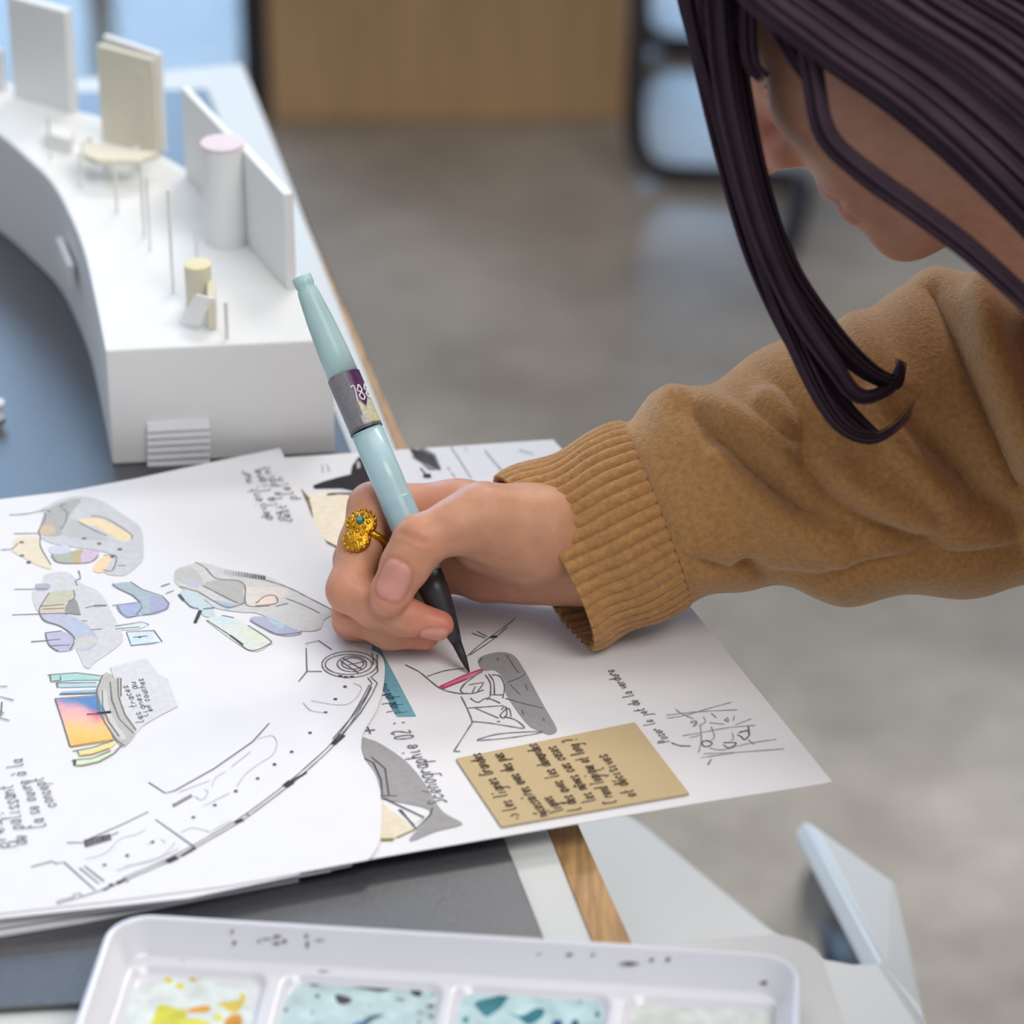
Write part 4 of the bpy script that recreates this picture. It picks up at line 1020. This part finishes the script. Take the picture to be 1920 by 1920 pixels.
def skin_colors(V_):
    base = np.array(lin((198, 144, 113)))
    C_ = np.tile(base, (len(V_), 1))
    red = np.array(lin((212, 128, 108)))
    def blend(c_, r_, colr, amt):
        wgt = amt * np.exp(-((np.linalg.norm(V_ - c_, axis=1)) / r_) ** 2)
        return C_ * (1 - wgt[:, None]) + colr * wgt[:, None]
    for q_, r_, a_ in ((camP(832, 1172, -.006), .014, .85), (camP(728, 1115, -.022), .012, .45), (camP(785, 1010, -.03), .010, .3), (camP(655, 1106, 0), .012, .35), (camP(800, 935, .004), .012, .4), (camP(700, 930, .01), .012, .3), (camP(960, 1090, .03), .02, .4), (camP(795, 1188, .004), .012, .5), (camP(655, 1170, .01), .012, .4)):
        C_[:] = blend(q_, r_, red, a_)
    for nl in nails:
        e, w_ = nail_uv(V_, nl)
        wt = np.clip((1.06 - e) / 0.16, 0, 1) * (w_ > 0.002)
        rim = np.exp(-((e - 1.0) / 0.10) ** 2) * (w_ > 0.002) * 0.5
        c, a_, n_, s_, hw, hl = nl
        v_ = np.clip(((V_ - c) @ a_) / hl, -1, 1)
        nc = np.array(lin((212, 150, 136)))[None] * (1 + 0.16 * np.clip((-v_ - 0.5) * 2, 0, 1) + 0.14 * np.clip((v_ - 0.75) * 4, 0, 1))[:, None]
        C_[:] = C_ * (1 - 0.85 * wt[:, None]) + nc * 0.85 * wt[:, None]
        C_[:] = C_ * (1 - rim[:, None]) + np.array(lin((170, 108, 94))) * rim[:, None]
    return C_
Ch = skin_colors(Vh)
# --- head, neck, torso, other arm and legs (coarser)
HD = -0.085
kpx = 4.45
fdir = np.array([-0.81, 0.58]); ddir = np.array([0.58, 0.81])
TW = math.radians(18)
Opx = np.array([1418, 292]) - kpx * (121 * math.cos(TW) * fdir + 12 * ddir)
Sc = kpx / F * (D0 + HD) * 1000 / 1000          # metres per local mm
O3 = camP(Opx[0], Opx[1], HD)
fu = np.array([fdir[0], -fdir[1], 0]); vu = np.array([-ddir[0], ddir[1], 0])   # face forward, crown up
# the head turns slightly away from the camera
tw = TW
wv = np.array([0, 0, -1.0])
fu2 = fu * math.cos(tw) - wv * math.sin(tw) * 1.0
wv2 = wv * math.cos(tw) + fu * math.sin(tw)
fu, wv = fu2, wv2
def H(u, v_, w_): return O3 + Sc * (u * fu + v_ * vu + w_ * wv)
NK = camP(2132, 500, HD + .045)
NKL = np.array([((NK - O3) / Sc) @ fu, ((NK - O3) / Sc) @ vu, ((NK - O3) / Sc) @ wv])
def head_sdf(X):
    q_ = (X - O3) / Sc
    L = np.stack([q_ @ fu, q_ @ vu, q_ @ wv], -1)
    W = L.copy(); W[..., 2] = np.abs(W[..., 2])
    d_ = ellip(L, (-5, 45, 0), (98, 88, 76))
    d_ = smin(d_, ellip(L, (42, -2, 0), (54, 78, 60)), 25)
    d_ = smin(d_, ellip(L, (35, -45, 0), (50, 36, 47)), 18)
    d_ = smin(d_, ellip(L, (80, -73, 0), (16, 15, 20)), 14)
    d_ = smin(d_, ellip(W, (62, -12, 40), (28, 26, 22)), 20)
    d_ = smin(d_, rcone(W, np.array([86, 34, 0]), np.array([76, 34, 34]), 11, 9), 12)
    eye = ellip(W, (94, 14, 31), (14, 11, 15))
    d_ = -smin(-d_, eye, 8)
    d_ = smin(d_, ellip(W, (78, 13, 31), (12.5, 12, 12.5)), 2)
    d_ = smin(d_, rcone(L, np.array([94, 20, 0]), np.array([113, -10, 0]), 6.5, 11), 9)
    d_ = smin(d_, ellip(W, (102, -17, 10), (10, 8, 8)), 5)
    nst = ellip(W, (106, -24, 6), (6, 5, 4)); d_ = -smin(-d_, nst, 2)
    d_ = smin(d_, ellip(L, (80, -42, 0), (19, 27, 29)), 12)
    d_ = smin(d_, ellip(L, (90, -42, 0), (10, 6, 19)), 6)
    d_ = smin(d_, ellip(L, (90, -53, 0), (9.5, 6.5, 17)), 5)
    d_ = d_ + 1.8 * np.exp(-((L[..., 1] + 47) / 1.8) ** 2) * (np.abs(L[..., 2]) < 24) * (L[..., 0] > 80)
    ear = ellip(W, (-4, 0, 74), (17, 31, 9)); ear = -smin(-ear, ellip(W, (0, 2, 82), (8, 18, 6)), 4)
    d_ = smin(d_, ear, 5)
    d_ = smin(d_, rcone(L, np.array([-14, -30, 0]), NKL, 48, 52), 40)
    return d_ * Sc
r0 = Sc * 225
Vd, Fd = surface(head_sdf, O3 - r0, O3 + r0, 0.0024)
Lh = (Vd - O3) / Sc
lu, lv, lw = Lh @ fu, Lh @ vu, np.abs(Lh @ wv)
Cd = np.tile(np.array(lin((204, 152, 126))), (len(Vd), 1))
pk = np.exp(-(((lu - 112) / 16) ** 2 + ((lv + 12) / 18) ** 2 + (lw / 18) ** 2))[:, None] * 0.75
Cd = Cd * (1 - pk) + np.array(lin((206, 124, 112))) * pk
lp_ = ((lu > 84) & (lv < -35) & (lv > -60) & (lw < 20))
Cd[lp_] = np.array(lin((190, 122, 108)))
brow = ((lv > 32) & (lv < 40) & (lw > 12) & (lw < 52) & (lu > 60))
Cd[brow] = np.array(lin((70, 52, 50)))
lash = ((lv > 6) & (lv < 10) & (lw > 18) & (lw < 46) & (lu > 78))
Cd[lash] = np.array(lin((60, 44, 46)))
# body under the sweater
SHR = camP(2050, 840, .050); SHL = world2cam(cam2world(camP(2800, 800, -.30)[None])[0])
CH = camP(2660, 700, -.10); BE = camP(2880, 1350, -.10)
hipw = cam2world(camP(2960, 1650, -.08)[None])[0]
kneeL = hipw + np.array([-0.02, -0.10, -0.30]); kneeR = hipw + np.array([-0.02, 0.10, -0.30])
footL = np.array([kneeL[0] + .06, kneeL[1], FLOOR + 0.05]); footR = np.array([kneeR[0] + .06, kneeR[1], FLOOR + 0.05])
nk0 = NK
HPc = world2cam(hipw)
EL = camP(2950, 1350, -.34); WL = camP(2900, 1750, -.30)
def body_sdf(X):
    d_ = rcone(X, nk0, CH, .050, .09)
    d_ = smin(d_, rcone(X, CH, BE, .105, .105), .05)
    d_ = smin(d_, rcone(X, BE, HPc, .105, .12), .05)
    d_ = smin(d_, rcone(X, camP(1340, 930, .024), SHR, .027, .034), .03)
    d_ = smin(d_, rcone(X, SHR, CH, .036, .07), .05)
    d_ = smin(d_, rcone(X, CH, SHL, .08, .055), .05)
    d_ = smin(d_, rcone(X, SHL, EL, .05, .042), .03)
    d_ = smin(d_, rcone(X, EL, WL, .040, .028), .03)
    d_ = smin(d_, rcone(X, WL, WL + np.array([-.03, -.09, 0.0]), .026, .018), .02)
    for kn, ft in ((kneeL, footL), (kneeR, footR)):
        d_ = smin(d_, rcone(X, HPc, world2cam(kn), .10, .07), .04)
        d_ = smin(d_, rcone(X, world2cam(kn), world2cam(ft), .068, .045), .03)
        d_ = smin(d_, rcone(X, world2cam(ft), world2cam(ft + np.array([-.16, 0, -.01])), .042, .03), .02)
    return d_
allp = np.array([nk0, CH, BE, HPc, SHR, SHL, EL, WL, camP(1340, 930, .022), world2cam(footL), world2cam(footR), world2cam(footL + np.array([-.18, 0, 0]))])
Vb, Fb = surface(body_sdf, allp.min(0) - .15, allp.max(0) + .15, 0.009)
Wb = cam2world(Vb)
Cb = np.tile(np.array(lin((204, 152, 126))), (len(Vb), 1))
Cb[Wb[:, 2] < hipw[2] + 0.04] = np.array(lin((46, 48, 58)))
Vall = np.concatenate([cam2world(Vh), cam2world(Vd), Wb])
Fall = np.concatenate([Fh, Fd + len(Vh), Fb + len(Vh) + len(Vd)])
Call = np.concatenate([Ch, Cd, Cb])
M_skin = mat('skin', (204, 156, 132), 0.46, attr='Col', noise=0.08, nscale=130, bump=0.12, bscale=900, sss=0.12, spec=0.4)
person = mk('person', Vall, Fall, M_skin, smooth=True, colors=Call)
tag(person, 'person in a camel knit sweater bent over the table, drawing with a marker', 'person')
sm = person.modifiers.new('smooth', 'SMOOTH'); sm.factor = 0.4; sm.iterations = 2

# --- sweater
def knit():
    m = mat('camel_knit', (176, 130, 80), 0.92, noise=0.16, nscale=420, bump=0.6, bscale=700, sheen=0.55, spec=0.15)
    m.node_tree.nodes['Principled BSDF'].inputs['Sheen Tint'].default_value = (1.0, 0.9, 0.75, 1)
    return m
M_knit = knit()
# rings: top px, bottom px, depth, half depth (m), near-side shift px
RG = [((937, 903), (1103, 1206), .016, .027, 34), ((985, 884), (1135, 1192), .017, .029, 30), ((1040, 860), (1180, 1174), .018, .031, 26), ((1100, 832), (1225, 1152), .019, .033, 20), ((1168, 801), (1288, 1124), .020, .035, 14),
      ((1182, 792), (1322, 1114), .020, .040, 10), ((1222, 756), (1372, 1096), .020, .044, 6), ((1262, 742), (1428, 1087), .021, .046, 0), ((1318, 726), (1480, 1098), .022, .048, 0), ((1372, 702), (1530, 1112), .024, .050, 0), ((1440, 668), (1590, 1120), .026, .054, 0), ((1520, 630), (1660, 1117), .028, .056, 0),
      ((1585, 598), (1730, 1112), .030, .058, 0), ((1645, 588), (1800, 1106), .032, .060, 0), ((1695, 548), (1870, 1100), .033, .062, 0), ((1740, 502), (1940, 1094), .034, .066, 0), ((1800, 520), (2020, 1090), .034, .070, 0), ((1890, 560), (2120, 1080), .032, .075, 0), ((2000, 580), (2220, 1060), .030, .08, 0)]
tops = np.array([camP(*r[0], r[2]) for r in RG]); bots = np.array([camP(*r[1], r[2]) for r in RG])
hds = np.array([r[3] for r in RG]); shf = np.array([r[4] for r in RG]) / 4640.0
def interp_rows(Aa, n):
    return np.array(catmull(list(Aa), n))
def dist_poly(px, py, pts_):
    best = np.full(px.shape, 1e9)
    for (x0, y0), (x1, y1) in zip(pts_[:-1], pts_[1:]):
        dx, dy = x1 - x0, y1 - y0
        t_ = np.clip(((px - x0) * dx + (py - y0) * dy) / (dx * dx + dy * dy), 0, 1)
        best = np.minimum(best, np.hypot(px - x0 - t_ * dx, py - y0 - t_ * dy))
    return best
FOLDS = [([(1296, 764), (1345, 820), (1400, 880), (1500, 958), (1600, 1012)], -.0060, 24), ([(1268, 745), (1330, 762), (1410, 808), (1470, 850)], .0050, 22), ([(1350, 860), (1430, 950), (1520, 1010), (1580, 1040)], .0030, 22),
         ([(1500, 830), (1564, 932), (1644, 985), (1750, 1022)], -.0070, 28), ([(1440, 760), (1520, 850), (1610, 930), (1720, 975)], .0050, 26), ([(1700, 780), (1760, 850), (1820, 920), (1915, 985)], -.0085, 32), ([(1640, 760), (1700, 850), (1780, 930)], .0055, 26),
         ([(1400, 1062), (1460, 1082), (1538, 1082), (1644, 1060), (1770, 1045), (1920, 1036)], -.0050, 16), ([(1752, 545), (1800, 650), (1850, 760), (1915, 905)], -.0080, 20), ([(1600, 600), (1660, 700), (1720, 790)], .0040, 30), ([(1850, 570), (1862, 660), (1900, 780), (1930, 870)], .0120, 34),
         ([(1545, 640), (1600, 720), (1650, 800)], -.0030, 24), ([(1310, 1050), (1370, 1066), (1420, 1060)], -.004, 16), ([(1425, 700), (1470, 740), (1500, 800)], -.0025, 20)]
def sleeve(i0, i1, per, na_, ribs, name):
    t3, b3 = interp_rows(tops[i0:i1 + 1], per), interp_rows(bots[i0:i1 + 1], per)
    hd = interp_rows(hds[i0:i1 + 1, None], per)[:, 0]; sh = interp_rows(shf[i0:i1 + 1, None], per)[:, 0]
    n = len(t3)
    ang = np.linspace(0, 2 * math.pi, na_, endpoint=False)
    c3 = (t3 + b3) / 2; h3 = (t3 - b3) / 2
    X = c3[:, None] + np.cos(ang)[None, :, None] * h3[:, None]
    near = np.zeros((n, 3)); near[:, 2] = -hd; near[:, 0] = sh
    X = X + np.sin(ang)[None, :, None] * near[:, None]
    # outward direction
    nrm = np.cos(ang)[None, :, None] * (h3 / (np.linalg.norm(h3, axis=1)[:, None]))[:, None] + np.sin(ang)[None, :, None] * np.array([0, 0, -1.0])
    px = 960 + F * X[..., 0] / X[..., 2]; py = 960 - F * X[..., 1] / X[..., 2]
    if ribs:
        rb = np.cos(ang * ribs)
        rb = np.sign(rb) * np.abs(rb) ** 0.7
        s_ = np.linspace(0, 1, n)[:, None]
        X = X + nrm * (0.0012 * rb)[None, :, None] * np.clip((1.05 - s_) * 6, 0.35, 1)[..., None]
        X = X + nrm * (0.0012 * np.sin(s_ * 9 + 2 * np.sin(ang)[None, :]))[..., None]
    else:
        front = np.clip(np.sin(ang), 0, 1)[None, :]
        dsp = np.zeros(px.shape)
        for pts_, amp, wd in FOLDS:
            dsp += 1.25 * amp * np.exp(-(dist_poly(px, py, pts_) / wd) ** 2)
        s_ = np.linspace(0, 1, n)[:, None]
        dsp = dsp * np.sqrt(front) + (1 - front) * 0.0022 * np.sin(s_ * 26 + 3 * np.cos(ang)[None, :])
        dsp *= np.clip(s_ * 10, 0, 1)
        X = X + nrm * dsp[..., None]
    V_ = cam2world(X.reshape(-1, 3))
    f_ = [(i * na_ + k, (i + 1) * na_ + k, (i + 1) * na_ + (k + 1) % na_, i * na_ + (k + 1) % na_) for i in range(n - 1) for k in range(na_)]
    o = mk(name, V_, f_, M_knit, person, smooth=True)
    md = o.modifiers.new('thick', 'SOLIDIFY'); md.thickness = 0.0022; md.offset = -1
    return o
sleeve(0, 4, 14, 460, 46, 'cuff')
sleeve(4, len(RG) - 1, 12, 220, 0, 'sleeve')
def knit_sdf(X):
    d_ = rcone(X, nk0 + (CH - nk0) * 0.45, CH, .078, .115)
    d_ = smin(d_, rcone(X, CH, BE, .125, .128), .05)
    d_ = smin(d_, rcone(X, BE, HPc, .128, .125), .05)
    d_ = smin(d_, rcone(X, SHR + np.array([.03, 0, 0]), CH, .062, .095), .05)
    d_ = smin(d_, rcone(X, CH, SHL, .095, .072), .05)
    d_ = smin(d_, rcone(X, SHL, EL, .068, .058), .03)
    d_ = smin(d_, rcone(X, EL, WL, .056, .040), .03)
    cutp = (X - (nk0 + (CH - nk0) * 0.42)) @ ((CH - nk0) / np.linalg.norm(CH - nk0))
    return np.maximum(d_, -cutp)
Vk, Fk = surface(knit_sdf, allp.min(0) - .16, allp.max(0) + .16, 0.008)
Wk = cam2world(Vk)
mk('sweater_body', Wk, Fk, M_knit, person, smooth=True)

# --- hair
M_hair = mat('dark_hair', (66, 51, 62), 0.8, noise=0.15, nscale=60, spec=0.12)
def hair_sdf(X):
    q_ = (X - O3) / Sc
    L = np.stack([q_ @ fu, q_ @ vu, q_ @ wv], -1)
    W = L.copy(); W[..., 2] = np.abs(W[..., 2])
    d_ = ellip(L, (-10, 50, 0), (108, 98, 86))
    d_ = smin(d_, rcone(W, np.array([-30, 10, 66]), np.array([-70, -90, 62]), 34, 30), 25)
    d_ = smin(d_, rcone(L, np.array([-80, 0, 0]), np.array([-120, -110, 0]), 50, 46), 30)
    # open the face: cut in front of a slanting plane
    pl1 = (L[..., 0] * 0.80 - L[..., 1] * 0.60) - 30
    return np.maximum(d_, pl1) * Sc
Vq, Fq_ = surface(hair_sdf, O3 - r0 * 1.1, O3 + r0 * 1.1, 0.004)
mk('hair_cap', cam2world(Vq), Fq_, M_hair, person, smooth=True)
strands = []
def lock(pts_, n, spread0, spread1, r, dd0, dd1, jit=1.0):
    """a bundle of tapered strands following image points pts_ at depths dd0..dd1"""
    n = int(n * 2.6); r = r * 0.5
    for _ in range(n):
        a_ = rng.normal(0, 1, 2)
        q_ = []
        m_ = len(pts_)
        for i, (x, y) in enumerate(pts_):
            t_ = i / (m_ - 1)
            sp_ = spread0 + (spread1 - spread0) * t_
            nx_ = pts_[min(i + 1, m_ - 1)][0] - pts_[max(i - 1, 0)][0]; ny_ = pts_[min(i + 1, m_ - 1)][1] - pts_[max(i - 1, 0)][1]
            ln = math.hypot(nx_, ny_) + 1e-6
            o_ = np.clip(a_[0], -1.6, 1.6) * sp_ * jit
            q_.append(camP(x - ny_ / ln * o_, y + nx_ / ln * o_, dd0 + (dd1 - dd0) * t_ + a_[1] * 0.004))
        q_ = catmull(q_, 5)
        q_ = q_[:max(6, int(len(q_) * (1 - 0.22 * rng.random() ** 2)))]
        k = len(q_)
        rr = [r * (0.9 if i < k * .55 else 0.9 * (1 - 0.95 * (i / k - .55) / .45)) for i in range(k)]
        v_, f_ = tube(np.array(q_), rr, 5)
        strands.append((cam2world(np.array(v_)), f_))
# fringe lock falling in front of the face
lock([(1330, -260), (1310, -80), (1338, 80), (1382, 290), (1432, 480), (1500, 640), (1576, 760), (1648, 826)], 70, 34, 8, .0026, HD - .045, -.06)
lock([(1360, -260), (1340, -60), (1368, 120), (1410, 330), (1470, 500), (1552, 620), (1620, 690), (1680, 716), (1690, 668)], 36, 22, 7, .0024, HD - .05, -.06)
lock([(1340, -100), (1362, 160), (1414, 390), (1482, 560), (1560, 680), (1610, 742), (1668, 726), (1692, 680)], 24, 14, 6, .0023, HD - .055, -.062)
lock([(1300, -200), (1300, 0), (1350, 200), (1410, 420), (1480, 620), (1560, 780), (1630, 822), (1690, 790), (1716, 740)], 7, 14, 4, .0016, HD - .05, -.06)
# curtain over the side of the head, sweeping back along the jaw
for k in range(15):
    o_ = k * 36
    lock([(1330 + o_ * .5, -330 - o_ * .3), (1380 + o_ * .5, -60 - o_ * .35), (1520 + o_ * .6, 70 - o_ * .30), (1690 + o_ * .62, 190 - o_ * .32), (1850 + o_ * .62, 330 - o_ * .34), (2010 + o_ * .6, 500 - o_ * .36), (2180 + o_ * .5, 720 - o_ * .4)], 24, 14, 20, .0032, HD - .088, HD - .09)
# two loose strands crossing the cheek
lock([(1490, -160), (1508, 20), (1524, 140), (1548, 250), (1620, 322), (1720, 394), (1820, 470), (1920, 560), (2060, 700)], 30, 10, 13, .0022, HD - .075, HD - .085)
lock([(1440, -120), (1452, 20), (1484, 90), (1530, 160)], 16, 12, 10, .0022, HD - .066, HD - .07)
lock([(1410, -140), (1402, 40), (1410, 120), (1440, 150)], 12, 8, 8, .0022, HD - .05, HD - .05)
# fringe roots over the forehead
for k in range(6):
    lock([(1620 - k * 40, -420), (1500 - k * 28, -300), (1420 - k * 16, -160), (1360 - k * 4, -20), (1352 + k * 4, 90)], 20, 26, 22, .003, HD - .02 - k * .008, HD - .045)
V_, f_ = merge(strands)
hs = mk('hair_strands', V_, f_, M_hair, person, smooth=True)
hs['kind'] = 'stuff'

# --- ring
rg = empty('gold_ring', cam2world(camP(676, 1002, -.002)[None])[0], 'gold filigree ring with a small green stone on the index finger', 'ring')
M_gold = mat('gold', (214, 160, 48), 0.22, metallic=1.0, noise=0.25, nscale=900, bump=0.4, bscale=1500)
rc = camP(684, 1016, .007); ra_ = camP(655, 1106, -.003) - camP(700, 952, .0155); ra_ /= np.linalg.norm(ra_)
rn = np.array([-0.28, 0.05, -1.0]); rn -= ra_ * (rn @ ra_); rn /= np.linalg.norm(rn); rs = np.cross(ra_, rn)
pts_ = [rc + 0.0093 * (math.cos(a_) * rn + math.sin(a_) * rs) for a_ in np.linspace(0, 2 * math.pi, 41)]
vb, fb = tube(pts_, 0.0016, 10, cap=False)
mk('band', cam2world(np.array(vb)), fb, M_gold, rg, smooth=True)
tops_ = []
cen = rc + 0.0094 * rn
def disc(cen_, R, h, n=18):
    return lathe(cen_, [(R, -0.001), (R, 0.0008), (R * .8, h * .75), (R * .4, h)], n, rn)
for c_, R in ((cen - ra_ * 0.0030 + rs * 0.000, 0.0064), (cen + ra_ * 0.0046, 0.0058)):
    v_, f_ = disc(c_, R, 0.0026); tops_.append((cam2world(np.array(v_)), f_))
mk('bezel', *merge(tops_), M_gold, rg, smooth=True)
beads = []
for c_, R, n_ in ((cen - ra_ * 0.0030, 0.0060, 16), (cen - ra_ * 0.0030, 0.0034, 8), (cen + ra_ * 0.0046, 0.0054, 14), (cen + ra_ * 0.0044, 0.0026, 6)):
    for k in range(n_):
        a_ = 2 * math.pi * k / n_
        p_ = c_ + R * (math.cos(a_) * ra_ + math.sin(a_) * rs) + rn * (0.0012 if R > .004 else 0.0024)
        v_, f_ = lathe(p_, [(0.0003, -.0008), (0.0009, -0.0002), (0.0009, 0.0003), (0.0003, 0.0009)], 8, rn)
        beads.append((cam2world(np.array(v_)), f_))
mk('filigree', *merge(beads), M_gold, rg, smooth=True)
v_, f_ = lathe(cen - ra_ * 0.0034 + rn * 0.0026, [(0.0020, -.001), (0.0019, 0.0006), (0.0011, 0.0014)], 10, rn)
mk('stone', cam2world(np.array(v_)), f_, mat('green_stone', (24, 118, 98), 0.15, noise=0.1, nscale=300, coat=0.5), rg)
